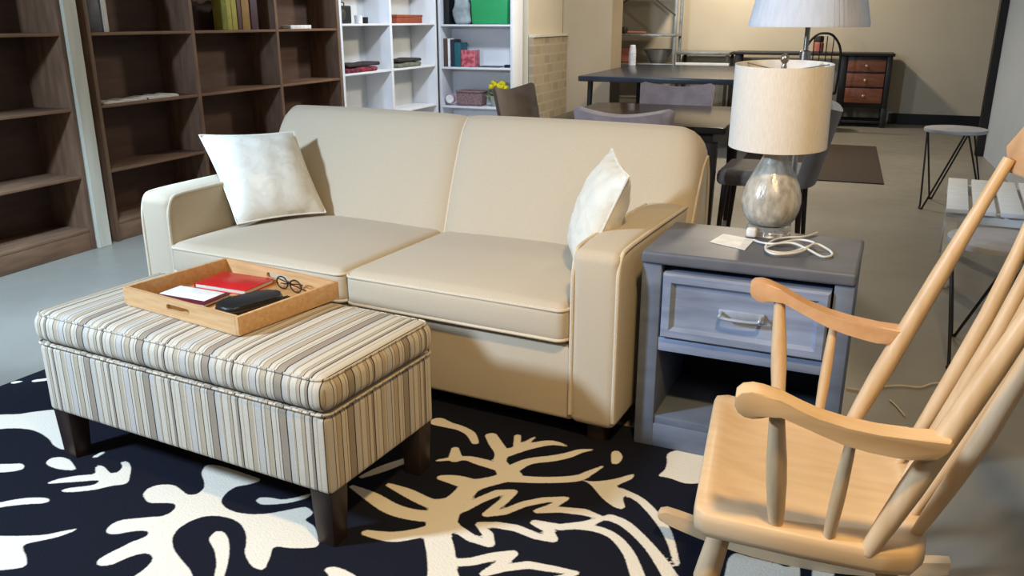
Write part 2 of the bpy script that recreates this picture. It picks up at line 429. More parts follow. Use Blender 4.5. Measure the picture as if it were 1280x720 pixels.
POLYS = [
 [(-120,528),(0,518),(22,518),(40,515),(75,511),(90,530),(90,562),(76,562),(66,556),(62,549),(52,542),(40,537),(20,535),(0,536),(-120,552)],
 [(-60,583),(0,580),(15,580),(27,579),(31,583),(28,587),(15,589.5),(0,590.5),(-60,594)],
 [(57,579),(60,575),(65,572),(78,571),(88,575),(96,587),(92,588),(75,587),(62,583)],
 [(59,603),(75,598),(100,594),(120,593),(119,585),(122,581),(130,583),(136,590),(140,592),(148,590),(154,583),(150,578),(155,576),(161,578),(164,584),(163,592),(160,605),(140,607),(120,612),(95,615),(78,615),(76,613),(85,610),(105,608),(118,606),(126,601),(120,600),(100,602),(75,603.5),(60,605)],
 [(-60,640),(0,628),(15,625),(35,622),(58,622),(63,625.5),(58,629),(35,630),(15,632),(0,634),(-60,648)],
 [(-120,668),(0,670),(28,670),(55,669),(78,664),(99,660),(90,665),(70,672),(50,676),(30,680),(28,686),(33,695),(34,709),(0,713),(-120,722)],
 [(178,618),(185,610),(200,605.5),(218,606),(226,612),(235,619),(247,618),(255.5,610),(255.5,602),(251,591),(258,580),(275,582),(300,590),(330,600),(310,606),(294.5,608),(282,616.5),(275.5,626.5),(281,634.5),(293,640),(311,643),(333,642.5),(353,639),(369,635.5),(384,633),(393,642),(379,650),(393,657),(398,671),(399,684.5),(364,685.5),(341,682),(338,695.5),(330,714),(315.5,709),(308,698),(305.5,689),(308,680),(308,667),(301,654),(289,648),(273,644.5),(255.5,645),(238,651),(222,661),(214.5,673),(217,687),(227,700),(237,711),(241,720),(256,770),(120,770),(150,735),(168,720),(180,712),(190,702),(191,696),(185,691),(170,693),(155,699),(140,706),(127,708),(120,705),(122,700),(135,692),(150,685),(165,677),(175,674),(185,669),(186,664),(175,663),(160,665),(145,668),(134,667),(132,663),(138,656),(150,650),(170,648),(190,646),(200,646),(210,643),(218,637),(220,632),(217,629),(205,628.5),(190,629),(183,627)],
 [(260,674),(268,665),(275,663),(282,667),(286,675),(287,690),(284,708),(280,720),(276,770),(258,770),(268,720),(271,705),(269,690),(265,682)],
 [(319,625),(325,621.5),(340,622),(352,625),(370,622),(390,616),(386,622),(365,628),(345,630.5),(325,631)],
 [(403,712),(413,708),(422,709),(435,714),(447,721),(478,770),(430,770),(410,716)],
 [(717,595),(729,601),(745,602),(768,599),(785,594),(794,592),(790,599),(770,607),(772,610),(784,618),(778,622),(780,629),(782,634),(776,637),(766,633),(754,624),(747,616),(739,606),(726,599)],
 [(764,563.5),(774,563.5),(779,571),(774,579.5),(764,581)],
 [(821,595),(831,588),(834,579),(833,567),(846,562),(900,562),(900,600),(860,606),(836,597)],
 [(905,724),(911,692),(942,689),(962,694),(966,705),(968,728),(900,734)],
 [(966,700),(980,709),(992,708),(995,701),(1000,705),(1000,726),(965,726)],
 [(1015,708),(1045,712),(1040,726),(1015,726)],
]
STROKES = [
 # leaf outlines
 [(560,642,.014),(580,636,.014),(600,625,.015),(622,616,.016),(641,615,.014),(630,626,.014),(608,643,.012),(630,640,.014),(655,630,.014),(680,625,.014),(707,623,.010),(690,633,.012),(671,639,.010),(700,637,.014),(730,640,.016),(754,648,.008),(730,656,.016),(700,659,.014),(668,653,.012),(685,662,.014),(691,674,.014),(670,670,.014),(645,660,.015),(620,656,.014),(598,655,.009),(610,668,.014),(612,680,.014),(590,673,.015),(570,660,.016),(556,648,.02)],
 [(556,704,.016),(590,702,.016),(615,696,.017),(641,692,.014),(630,702,.014),(605,717,.011),(630,710,.014),(660,706,.015),(690,711,.013),(722,716,.006),(690,726,.014),(640,732,.014)],
 # trunk and its arms
 [(556,634,.045),(553,650,.042),(547,668,.036),(551,690,.036),(553,715,.036),(556,740,.05),(560,775,.06)],
 [(548,660,.024),(520,667,.022),(490,671,.022),(458,666,.013)],
 [(552,645,.03),(520,644,.026),(490,636,.026),(465,621,.022),(440,608,.008)],
 [(560,634,.03),(535,628,.022),(510,616,.02),(486,606,.009)],
 [(556,636,.035),(575,622,.032),(590,608,.03),(620,600,.024),(640,594,.03)],
 [(590,606,.03),(570,600,.026),(552,597,.014)],
 [(640,590,.022),(620,583,.02),(600,577,.02),(580,572.5,.012),(547,575.5,.006)],
 [(569,573,.022),(569,561,.012)],
 [(614,545,.02),(620,555,.022),(627,566,.022),(625,577,.02),(632,590,.028)],
 [(628,568,.022),(650,561,.02),(670,556,.018),(690,553.5,.015),(709,557.5,.004)],
 [(646,562,.012),(647,545,.011)], [(650,560,.011),(660,552,.008),(668,547,.005)],
 [(638,588,.024),(660,577,.018),(690,573,.018),(710,569,.016),(725,564,.012),(742,562,.003)],
 [(637,598,.02),(680,600,.017),(720,598,.017),(737,591,.012),(753,583,.004)],
 [(775,613,.014),(797,623,.013),(811,635,.014),(823,649,.014),(833,664,.013),(840,682,.010),(846,705,.008)],
 [(721,658,.013),(745,661,.014),(765,669,.014),(779,682,.015),(790,700,.016),(802,735,.02)],
 [(763,647,.016),(780,654,.016),(797,668,.015),(813,685,.015),(828,705,.018),(850,740,.022)],
 [(548,527,.028),(560,531,.02),(575,535,.016),(588,542,.016),(594,553,.012)],
 [(452,596,.008),(478,586,.018),(511,574,.014)],
 [(119,571,.008),(128,566,.008)],
 [(18,478,.012),(26,477,.006)], [(44,476,.012),(60,474,.012)],
]
def build_rug():
    u0, u1, w0, w1 = -1.75, 1.20, -1.05, 1.0
    step = .011
    nu = int((u1-u0)/step); nw = int((w1-w0)/step)
    gu = np.linspace(u0, u1, nu+1); gw = np.linspace(w0, w1, nw+1)
    X, Y = np.meshgrid(gu, gw, indexing='ij'); X = X.ravel(); Y = Y.ravel()
    sd = np.full(X.shape, 1.0)
    def seg_d(ax, ay, bx, by):
        dx, dy = bx-ax, by-ay; L = dx*dx+dy*dy+1e-12
        t = np.clip(((X-ax)*dx+(Y-ay)*dy)/L, 0, 1)
        return np.hypot(X-(ax+t*dx), Y-(ay+t*dy)), t
    for poly in POLYS:
        for _ in range(2):     # round the traced corners
            q = []
            for i in range(len(poly)):
                (ax, ay), (bx, by) = poly[i], poly[(i+1) % len(poly)]
                q += [(ax*.8+bx*.2, ay*.8+by*.2), (ax*.2+bx*.8, ay*.2+by*.8)]
            poly = q
        P = [rugp(*p) for p in poly]
        d = np.full(X.shape, 9.0); ins = np.zeros(X.shape, bool)
        for i in range(len(P)):
            (ax, ay), (bx, by) = P[i], P[(i+1) % len(P)]
            d = np.minimum(d, seg_d(ax, ay, bx, by)[0])
            cond = ((ay > Y) != (by > Y))
            with np.errstate(divide='ignore', invalid='ignore'):
                xi = (bx-ax)*(Y-ay)/(by-ay if by != ay else 1e-9)+ax
            ins ^= cond & (X < xi)
        sd = np.minimum(sd, np.where(ins, -d, d))
    for k_, st in enumerate(STROKES):
        if k_ > 1: st = [tuple(v) for v in smooth_path(st, 4)]
        P = [rugp(p[0], p[1])+(p[2],) for p in st]
        for i in range(len(P)-1):
            d, t = seg_d(P[i][0], P[i][1], P[i+1][0], P[i+1][1])
            sd = np.minimum(sd, d-(P[i][2]+(P[i+1][2]-P[i][2])*t))
    sd = np.clip(sd, -.05, .05)
    me = bpy.data.meshes.new('area_rug')
    nv = len(X)
    verts = np.column_stack([X, Y, np.full(nv, .012)])
    # skirt
    idx = np.arange(nv).reshape(nu+1, nw+1)
    loop = list(idx[:, 0])+list(idx[-1, 1:])+list(idx[-2::-1, -1])+list(idx[0, -2:0:-1])
    low = verts[loop].copy(); low[:, 2] = .001
    allv = np.vstack([verts, low]); n = len(loop)
    faces = []
    for i in range(nu):
        a = idx[i]; c = idx[i+1]
        for j in range(nw): faces.append((int(a[j]), int(c[j]), int(c[j+1]), int(a[j+1])))
    for i in range(n):
        k = (i+1) % n
        faces.append((int(loop[i]), nv+i, nv+k, int(loop[k])))
    me.from_pydata(allv.tolist(), [], faces)
    at = me.attributes.new('motif', 'FLOAT', 'POINT')
    vals = np.concatenate([sd, np.full(n, .05)]).astype(np.float32)
    at.data.foreach_set('value', vals)
    me.materials.append(M['rug'])
    o = bpy.data.objects.new('area_rug', me); COL.objects.link(o)
    o.location = OFR; o.rotation_euler = (0, 0, YA)
    tag(o, 'large black area rug with cream coral and leaf motifs under the striped ottoman', 'rug')
build_rug()

# ================================================================== SOFA
SB = Vector((.3163, 2.3504, 0)); SY = R(-26.92)
sofa = thing('sofa', 'beige linen two-cushion sofa with square arms and piped edges', 'sofa', SB, SY)
SW_ = 2.017
b = bmn(); rbox(b, (-1.87, .012, .07), (-.145, .93, .335), .018, 3, (6, 2, 2)); obj('base', b, M['sofa'], sofa)
def arm(x0, x1):
    b = bmn()
    def fn(p, u):
        # soft forward roll of the top edge, slight crown
        q = p.copy()
        if u.z > 0: q.z += .008*(1-u.x**2)*(1-max(0, -u.y)**4)
        q.z -= .035*max(0, -u.y-.55)**2*2.2 if u.z > .5 else 0
        return q
    rbox(b, (x0, 0, .07), (x1, .78, .655), .03, 4, (3, 8, 6), fn)
    a = obj('arm', b, M['sofa'], sofa)
    for xe, s in ((x0, 1), (x1, -1)):
        t = bmn()
        pts = [(xe+s*.006, .005, z) for z in (.10, .25, .4, .52)] + [(xe+s*.007, .010, .585), (xe+s*.006, .030, .632), (xe+s*.006, .07, .645), (xe+s*.006, .2, .649), (xe+s*.006, .4, .651), (xe+s*.006, .6, .651), (xe+s*.006, .74, .650)]
        tube(t, smooth_path(pts, 4), .0068, 8)
        obj('piping', t, M['sofa_pipe'], a)
arm(-.157, 0); arm(-2.017, -1.86)
def seat_cushion(x0, x1):
    b = bmn()
    def fn(p, u):
        q = p.copy()
        if u.z > 0: q.z += .022*(1-u.x**2)*(1-u.y**4)*u.z
        q.y -= .008*(1-u.x**4)*max(0, -u.y)*(1-u.z**2)
        return q
    rbox(b, (x0, -.02, .336), (x1, .70, .468), .035, 4, (10, 8, 3), fn)
    c = obj('seat_cushion', b, M['sofa'], sofa)
    for z in (.45, .352):
        t = bmn(); r = .03
        loop = rrect(x0+.004, x1-.004, -.0185, .66, r)
        pts = [(x, y - (.006*(1-((x-(x0+x1)/2)/((x1-x0)/2))**4) if y < .05 else 0), z) for x, y in loop]
        tube(t, pts, .0055, 8, True); obj('piping', t, M['sofa_pipe'], c)
seat_cushion(-1.857, -1.008); seat_cushion(-1.004, -.160)
def back_half(x0, x1, outer):
    """outer: +1 rounded end at x1, -1 rounded end at x0"""
    prof = [(.60, .30), (.615, .42), (.655, .55), (.70, .67), (.745, .78), (.785, .86), (.815, .90), (.85, .922), (.885, .915), (.915, .885), (.935, .82), (.945, .70), (.95, .40), (.95, .10), (.66, .10)]
    n = 26; b = bmn(); rings = []; ends = []
    for i in range(n+1):
        t = .5-.5*math.cos(PI*i/n); x = x0+(x1-x0)*t
        de = (x1-x) if outer > 0 else (x-x0); di = (x-x0) if outer > 0 else (x1-x)
        RR = .11
        ztop = .922
        if de < RR: ztop -= RR-math.sqrt(max(0, RR*RR-(RR-de)**2))*1.0
        ztop -= .013*math.exp(-di/.03)
        e = min(de, di)
        pin = .030*math.exp(-e/.035)
        crown = .012*(1-((x-(x0+x1)/2)/((x1-x0)/2))**2)
        ring = []
        for (y, z) in prof:
            zz = z if z < .4 else .4+(z-.4)*(ztop-.4)/(.922-.4)
            yy = y
            if .29 < z and y < .86: yy = y+pin-crown
            if y > .9 and z > .3: yy = y-pin*.6
            if z > .85: zz += crown*.5
            ring.append(Vector((x, yy, zz)))
        rings.append([b.verts.new(p) for p in ring]); ends.append(ring)
    m = len(prof)
    for i in range(n):
        for j in range(m): b.faces.new((rings[i][j], rings[i][(j+1) % m], rings[i+1][(j+1) % m], rings[i+1][j]))
    b.faces.new(rings[0]); b.faces.new(rings[-1][::-1])
    c = obj('back_cushion', b, M['sofa'], sofa, 50)
    k = n if outer > 0 else 0
    t = bmn(); tube(t, smooth_path([p for p in ends[k][:13]], 3), .006, 8); obj('piping', t, M['sofa_pipe'], c)
    k = 0 if outer > 0 else n
    t = bmn(); tube(t, smooth_path([p for p in ends[k][:12]], 3), .004, 8); obj('piping', t, M['sofa_pipe'], c)
back_half(-2.0, -1.003, -1); back_half(-1.001, .018, 1)
for (x, y) in ((-1.95, .06), (-.07, .06), (-1.95, .88), (-.07, .88)):
    b = bmn(); prism(b, rrect(x-.03, x+.03, y-.03, y+.03, .006, 2), .0125 if y < .5 else 0.001, .075); obj('leg', b, M['dark_wood'], sofa)

# ---- pillows
def pillow(name, label, corners, thick, up):
    BL, BR, TR, TL = [Vector(c) for c in corners]
    n = 22; o0 = (BL+BR+TR+TL)/4
    nrm = ((BR-BL).cross(TL-BL)).normalized()
    root_loc = sofa_m @ o0
    b = bmn(); g = {}
    for s in (0, 1):
        for i in range(n+1):
            for j in range(n+1):
                a = -1+2*i/n; c = -1+2*j/n
                edge = i in (0, n) or j in (0, n)
                if s == 1 and edge: g[s, i, j] = g[0, i, j]; continue
                # edges bow inward between the corners
                aa = a*(1-.05*(1-c*c)); cc = c*(1-.05*(1-a*a))
                uu, vv = (aa+1)/2, (cc+1)/2
                p = BL*(1-uu)*(1-vv)+BR*uu*(1-vv)+TR*uu*vv+TL*(1-uu)*vv
                t = thick/2*((1-abs(a)**2.6)*(1-abs(c)**2.6))**.62
                wr = .004*math.sin(9*a+5*c)*math.sin(7*c-2*a)*(1-edge)
                p = p + nrm*((t+wr) if s == 0 else -(t+wr))
                g[s, i, j] = b.verts.new(p-o0)
    for s in (0, 1):
        for i in range(n):
            for j in range(n):
                b.faces.new((g[s, i, j], g[s, i+1, j], g[s, i+1, j+1], g[s, i, j+1]))
    root = thing(name, label, 'pillow', root_loc, SY, 'satin cushions on the sofa')
    ob = obj('cover', b, M['satin'], root, 60)
    t = bmn(); loop = []
    for i in range(n): loop.append((i, 0))
    for j in range(n): loop.append((n, j))
    for i in range(n, 0, -1): loop.append((i, n))
    for j in range(n, 0, -1): loop.append((0, j))
    pts = []
    for (i, j) in loop:
        a = -1+2*i/n; c = -1+2*j/n
        aa = a*(1-.05*(1-c*c)); cc = c*(1-.05*(1-a*a)); uu, vv = (aa+1)/2, (cc+1)/2
        pts.append(BL*(1-uu)*(1-vv)+BR*uu*(1-vv)+TR*uu*vv+TL*(1-uu)*vv-o0)
    tube(t, pts, .004, 6, True); obj('piping', t, M['satin'], root)
    return root
sofa_m = Matrix.Translation(SB) @ Matrix.Rotation(SY, 4, 'Z')
pillow('throw_pillow', 'cream satin throw pillow leaning on the left sofa arm, face towards the room',
       [(-1.766, .263, .492), (-1.56, .58, .50), (-1.74, .62, .835), (-2.0, .33, .838)], .15, 1)
pillow('throw_pillow', 'cream satin throw pillow seen edge-on against the right sofa arm',
       [(-.353, .50, .50), (-.205, .205, .50), (-.045, .175, .845), (-.20, .44, .885)], .15, 1)

# ================================================================== OTTOMAN
ott = thing('storage_ottoman', 'long striped storage ottoman with dark wooden legs in front of the sofa', 'ottoman', OFR, YA)
b = bmn()
rbox(b, (-1.085, .005, .168), (-.005, .481, .386), .016, 3, (10, 6, 4)); obj('body', b, M['stripe'], ott)
b = bmn()
def lidfn(p, u):
    q = p.copy()
    if u.z > 0: q.z += .010*(1-u.x**4)*(1-u.y**4)*u.z
    q.x += .004*u.x*(1-u.z**2); q.y += .004*u.y*(1-u.z**2)
    return q
rbox(b, (-1.09, 0, .389), (0, .486, .486), .034, 4, (14, 8, 3), lidfn); lid = obj('lid', b, M['stripe'], ott)
for z, i_ in ((.479, .008), (.391, .001)):
    t = bmn(); tube(t, [(x, y, z) for x, y in rrect(-1.09+i_, -i_, i_, .486-i_, .03)], .0036, 8, True); obj('piping', t, M['stripe'], lid)
for (x, y) in ((-1.045, .045), (-.045, .045), (-1.045, .441), (-.045, .441)):
    b = bmn()
    def lg(u, v, w, x=x, y=y):
        s = .8+.2*(w-.013)/.157
        return Vector((x+(u-x)*s, y+(v-y)*s, w))
    prism(b, rrect(x-.034, x+.034, y-.034, y+.034, .004, 2), .0125, .17, mapf=lg); obj('leg', b, M['dark_wood'], ott)

# ---- tray and what lies in it   (tray local = ottoman axes)
TZ = .4985
def ottw(x, y, z): return OFR+U*x+W*y+Vector((0, 0, z))
tray = thing('serving_tray', 'rectangular wooden serving tray with cut-out handles on the striped ottoman', 'tray', ottw(-.600, .318, TZ), YA+R(-5))
hx, hy, th, tz = .250, .190, .012, .054
b = bmn(); box(b, (-hx+th, -hy+th, .001), (hx-th, hy-th, .008)); obj('bottom', b, M['tray_floor'], tray)
for s in (-1, 1):   # the short ends stand along y, the long ones along x
    b = bmn(); box(b, (s*hx-(th if s > 0 else 0), -hy, 0), (s*hx+(th if s < 0 else 0), hy, tz), .002); obj('side_wall', b, M['oak'], tray)
def handle_side(y0, y1):
    bb = bmn()
    outer = [(-hx+th, 0), (hx-th, 0), (hx-th, tz), (-hx+th, tz)]
    hole = rrect(-.05, .05, .020, .038, .0088, 5)
    # rectangle with a slot: build as quads around the slot
    me_pts = hole; k = len(me_pts)
    def ring(y):
        O = [bb.verts.new((x, y, z)) for x, z in outer]; H = [bb.verts.new((x, y, z)) for x, z in me_pts]
        return O, H
    (O1, H1), (O2, H2) = ring(y0), ring(y1)
    def faces(O, H):
        # hole list runs: upper right, upper left, lower left, lower right
        q = k//4
        ur, ul, ll, lr = H[0:q], H[q:2*q], H[2*q:3*q], H[3*q:4*q]
        bb.faces.new([O[2]]+ur[::-1][::1][:0]+[ur[-1], ul[0], O[3]])
        bb.faces.new([O[3], ul[-1], ll[0], O[0]]); bb.faces.new([O[0], ll[-1], lr[0], O[1]]); bb.faces.new([O[1], lr[-1], ur[0], O[2]])
        for c, o in ((ur, O[2]), (ul, O[3]), (ll, O[0]), (lr, O[1])):
            for i in range(len(c)-1): bb.faces.new([c[i], c[i+1], o])
    faces(O1, H1); faces(O2, H2)
    for i in range(4): bb.faces.new((O1[i], O1[(i+1) % 4], O2[(i+1) % 4], O2[i]))
    for i in range(k): bb.faces.new((H1[i], H1[(i+1) % k], H2[(i+1) % k], H2[i]))
    obj('handle_wall', bb, M['oak'], tray, 30)
handle_side(-hy, -hy+th); handle_side(hy-th, hy)
BZ = TZ+.0085
def book(name, label, cx, cy, z, sx, sy, h, rot, cover, group=None, cat='book', parent_rot=YA):
    r = thing(name, label, cat, ottw(cx, cy, z), YA+R(rot), group)
    bb = bmn(); box(bb, (-sx/2, -sy/2, 0), (sx/2, sy/2, .002), .0005); box(bb, (-sx/2, -sy/2, h-.002), (sx/2, sy/2, h), .0005); box(bb, (-sx/2, -sy/2, .0005), (-sx/2+.003, sy/2, h-.0005), .0005)
    obj('cover', bb, cover, r, 30)
    bb = bmn(); box(bb, (-sx/2+.003, -sy/2+.003, .002), (sx/2-.004, sy/2-.003, h-.002), .0005); obj('pages', bb, M['pages'], r, 30)
    return r
book('notebook', 'glossy red book lying at the back of the wooden tray', -.69, .415, BZ, .20, .135, .016, 4, M['red'])
book('notebook', 'maroon book under the white leaflet at the front of the tray', -.71, .262, BZ, .20, .115, .012, 4, M['maroon'])
b = bmn(); box(b, (-.088, -.042, 0), (.088, .042, .0015), .0004)
lf = obj('leaflet', b, M['card'], None, 30); lf.location = ottw(-.715, .270, BZ+.0125); lf.rotation_euler = (0, 0, YA+R(3))
tag(lf, 'white paper leaflet on top of the maroon book in the tray', 'leaflet')
wl = thing('wallet', 'black zip pouch lying beside the white leaflet in the tray', 'pouch', ottw(-.492, .278, BZ), YA+R(74))
b = bmn(); prism(b, rrect(-.095, .095, -.048, .048, .036, 7), 0, .03, bev=.011, seg=4); obj('body', b, M['black'], wl)
b = bmn(); tube(b, [(x, y, .015) for x, y in rrect(-.0955, .0955, -.0485, .0485, .036, 7)], .0016, 6, True); obj('zip', b, M['steel_dark'], wl)
gl = thing('eyeglasses', 'folded dark eyeglasses in the back corner of the tray', 'glasses', ottw(-.50, .452, BZ), YA+R(-10))
b = bmn()
for cx in (-.032, .032):
    tube(b, [(cx+.026*math.cos(2*PI*i/20), 0.001*0, .021+.019*math.sin(2*PI*i/20)) for i in range(20)], .0022, 6, True)
tube(b, [(-.007, 0, .027), (0, 0, .029), (.007, 0, .027)], .0018, 6); obj('frame', b, M['black'], gl)
for s in (-1, 1):
    b = bmn(); tube(b, [(s*.058, 0, .028), (s*.058, .006, .028), (s*.02, .014+.004*s, .02), (-s*.07, .018+.004*s, .006)], .0018, 6); obj('temple', b, M['black'], gl)
rm_ = thing('key_fob', 'small dark key fob at the right end of the tray', 'key fob', ottw(-.455, .365, BZ), YA+R(70))
b = bmn(); rbox(b, (-.03, -.012, 0), (.03, .012, .01), .005, 3); obj('body', b, M['black'], rm_)
b = bmn(); tube(b, [(.036+.008*math.cos(2*PI*i/16), .008*math.sin(2*PI*i/16), .003) for i in range(16)], .0012, 6, True); obj('ring', b, M['steel'], rm_)

# ================================================================== NIGHTSTAND
NS = Vector((.386, 2.393, 0)); NY = R(-24.4)
ns = thing('nightstand', 'blue-grey painted nightstand with one drawer and open shelf beside the sofa', 'nightstand', NS, NY)
nw, nd, nh = .593, .41, .650
b = bmn()
for x0, x1 in ((0, .06), (nw-.052, nw)): box(b, (x0, .006, .0125), (x1, nd, .612), .004)
obj('side_panel', b, M['blue_grey'], ns, 30)
b = bmn(); rbox(b, (-.002, -.004, .612), (nw+.002, nd+.002, nh), .010, 3); obj('top', b, M['blue_grey_top'], ns)
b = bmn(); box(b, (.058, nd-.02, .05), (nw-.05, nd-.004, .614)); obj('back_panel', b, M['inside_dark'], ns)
b = bmn(); box(b, (.058, .010, .338), (nw-.05, nd-.02, .382), .004); obj('rail', b, M['drawer_paint'], ns)
b = bmn(); box(b, (.058, .012, .09), (nw-.05, nd-.02, .118), .004); obj('shelf', b, M['blue_grey'], ns)
b = bmn(); box(b, (.056, .008, .0125), (nw-.048, .03, .092), .004); obj('kick_board', b, M['blue_grey'], ns)
dr = bmn(); dx0, dx1, dz0, dz1 = .068, .535, .388, .590
# raised moulding frame with a recessed flat panel
def moulding(bb, lv):
    rings = []
    for (ins, y) in lv:
        rings.append([bb.verts.new(p) for p in ((dx0+ins, y, dz0+ins), (dx1-ins, y, dz0+ins), (dx1-ins, y, dz1-ins), (dx0+ins, y, dz1-ins))])
    for A, B in zip(rings, rings[1:]):
        for i in range(4): bb.faces.new((A[i], A[(i+1) % 4], B[(i+1) % 4], B[i]))
    bb.faces.new(rings[-1]); bb.faces.new(rings[0][::-1])
moulding(dr, [(0, .36), (0, -.002), (.006, -.010), (.026, -.010), (.036, .002), (.040, .003)])
drw = obj('drawer', dr, M['drawer_paint'], ns, 30)
b = bmn(); hz = .487
box(b, (.236, -.006, hz-.014), (.366, .004, hz+.014), .003)
obj('handle_plate', b, M['handle'], drw, 30)
b = bmn()
tube(b, smooth_path([(.245, -.006, hz+.006), (.245, -.028, hz+.004), (.25, -.03, hz-.004), (.30, -.031, hz-.006), (.35, -.03, hz-.004), (.357, -.028, hz+.004), (.357, -.006, hz+.006)], 4), .005, 8)
obj('handle_pull', b, M['handle'], drw)

# ---- table lamp on it
LB = Vector((.818, 2.596, nh+.0005))
lamp = thing('table_lamp', 'table lamp with mercury glass body and off-white drum shade on the nightstand', 'lamp', LB, NY)
b = bmn(); lathe(b, [(.066, 0), (.068, .004), (.068, .024), (.062, .03), (.05, .032)], 40); obj('foot', b, M['clear'], lamp)
b = bmn()
lathe(b, [(.045, .032), (.062, .036), (.078, .055), (.088, .082), (.091, .105), (.088, .13), (.079, .16), (.066, .188), (.053, .212), (.043, .232), (.037, .25), (.035, .262), (.033, .268)], 40, wob=lambda q, z: 1+.012*math.cos(q*2*PI*8/40+z*30))
obj('body', b, M['mercury'], lamp)
b = bmn(); lathe(b, [(.020, .268), (.020, .282), (.012, .286), (.012, .34), (.016, .342), (.016, .37), (.008, .374)], 20); obj('socket', b, M['nickel'], lamp)
b = bmn()
r0, r1, z0, z1 = .147, .143, .277, .524
lathe(b, [(r0-.003, z0+.001), (r0, z0), (r0, z0+.004), (r1, z1-.004), (r1, z1), (r1-.003, z1-.001)], 64, caps=False)
sh = obj('shade', b, M['shade'], lamp, 40, Matrix.Translation((0, 0, z1)) @ Matrix.Rotation(R(2.5), 4, 'X') @ Matrix.Translation((0, 0, -z1)))
b = bmn(); lathe(b, [(r0-.003, z0+.001), (r1-.003, z1-.001)], 64, caps=False); obj('lining', b, M['shade_in'], sh)
b = bmn()
for k in range(3):
    a = 2*PI*k/3+.5; tube(b, [(.012*math.cos(a), .012*math.sin(a), z1-.022), ((r1-.002)*math.cos(a), (r1-.002)*math.sin(a), z1-.006)], .002, 6)
lathe(b, [(.014, z1-.024), (.014, z1-.020)], 16); obj('spider', b, M['nickel'], sh)
b = bmn()
for s in (-1, 1):
    tube(b, smooth_path([(s*.016, 0, .345), (s*.05, 0, .40), (s*.045, 0, .465), (s*.01, 0, z1-.024), (0, 0, z1-.022)], 5), .0018, 6)
obj('harp', b, M['nickel'], lamp)
b = bmn(); lathe(b, [(.006, z1-.02), (.009, z1-.012), (.006, z1), (.013, z1+.010), (.014, z1+.018), (.009, z1+.027), (.003, z1+.03)], 16); obj('finial', b, M['nickel'], lamp)
# the coiled flex in front of the foot, in lamp axes
inv = (Matrix.Translation(LB) @ Matrix.Rotation(NY, 4, 'Z')).inverted()
def lp(px, py, z=.0045):
    p = inv @ floor_pt(px, py, nh+z); p.z = z; return p
b = bmn()
pts = [lp(1022, 291), lp(1005, 296), lp(985, 297), lp(968, 300), lp(957, 308), lp(962, 314, .010), lp(985, 316), lp(1008, 309, .010), lp(1018, 304, .012), lp(1000, 300, .010), lp(975, 304, .010), lp(957, 311, .012), lp(970, 318, .012), lp(1000, 315, .012), lp(1018, 305, .015), lp(1035, 312), lp(1040, 319), lp(1028, 321), lp(1010, 312, .012), lp(990, 304, .015), lp(965, 305, .012), lp(950, 303), lp(942, 300)]
tube(b, smooth_path(pts, 6), .0034, 8); cord = obj('cord', b, M['white_cord'], lamp)
p = lp(939, 297, .0)
b = bmn(); rbox(b, (p.x-.016, p.y-.012, .001), (p.x+.016, p.y+.014, .032), .008, 3); obj('plug', b, M['white_cord'], cord)
cards = [floor_pt(*q, nh) for q in ((887, 303), (931, 313), (943, 300), (904, 293))]
cc = sum(cards, Vector())/4; b = bmn()
prism(b, [((q-cc).x, (q-cc).y) for q in cards], .0008, .0022)
cdo = obj('card', b, M['card'], None, 0); cdo.location = cc
tag(cdo, 'white paper card lying on the nightstand left of the lamp foot', 'card')

# ================================================================== ROCKING CHAIR
RC = Vector((.4158, 1.6105, 0)); RY = R(-17.32)
rk = thing('rocking_chair', 'pale wooden spindle-back rocking chair facing the ottoman at right', 'rocking chair', RC, RY)
def seat_z(d): return .434-.085*d
out = []
half = [(.0, .235), (.004, .262), (.025, .277), (.20, .272), (.33, .262), (.385, .245), (.412, .20), (.428, .10)]
poly = [(d, -w) for d, w in half]+[(.432, 0)]+[(d, w) for d, w in half[::-1]]
b = bmn()
N_ = len(poly); cx_, cw_ = .215, 0
def ringv(scale, dz, round_=0):
    return [b.verts.new((cx_+(d-cx_)*scale, w*scale, seat_z(cx_+(d-cx_)*scale)+dz)) for d, w in poly]
rings = [ringv(.965, -.052), ringv(.99, -.047), ringv(1.0, -.036), ringv(1.0, -.016), ringv(.99, -.004), ringv(.97, 0), ringv(.90, 0), ringv(.84, -.002), ringv(.74, -.009), ringv(.45, -.013), ringv(.2, -.013)]
for A, B in zip(rings, rings[1:]):
    for i in range(N_): b.faces.new((A[i], A[(i+1) % N_], B[(i+1) % N_], B[i]))
b.faces.new(rings[0][::-1]); b.faces.new(rings[-1])
obj('seat', b, M['beech'], rk, 45)
ARM = [(-.03, .704), (-.021, .713), (-.004, .716), (.014, .713), (.042, .703), (.075, .687), (.108, .673), (.154, .660), (.206, .651), (.256, .647), (.318, .648), (.322, .640), (.316, .625), (.300, .611), (.285, .608), (.258, .609), (.225, .613), (.190, .619), (.151, .629), (.111, .645), (.078, .659), (.047, .672), (.034, .677), (.026, .672), (.014, .667), (0, .665), (-.014, .668), (-.025, .676), (-.031, .688)]
def armw(t): return .316-.162*(t)      # splay: wider at the front
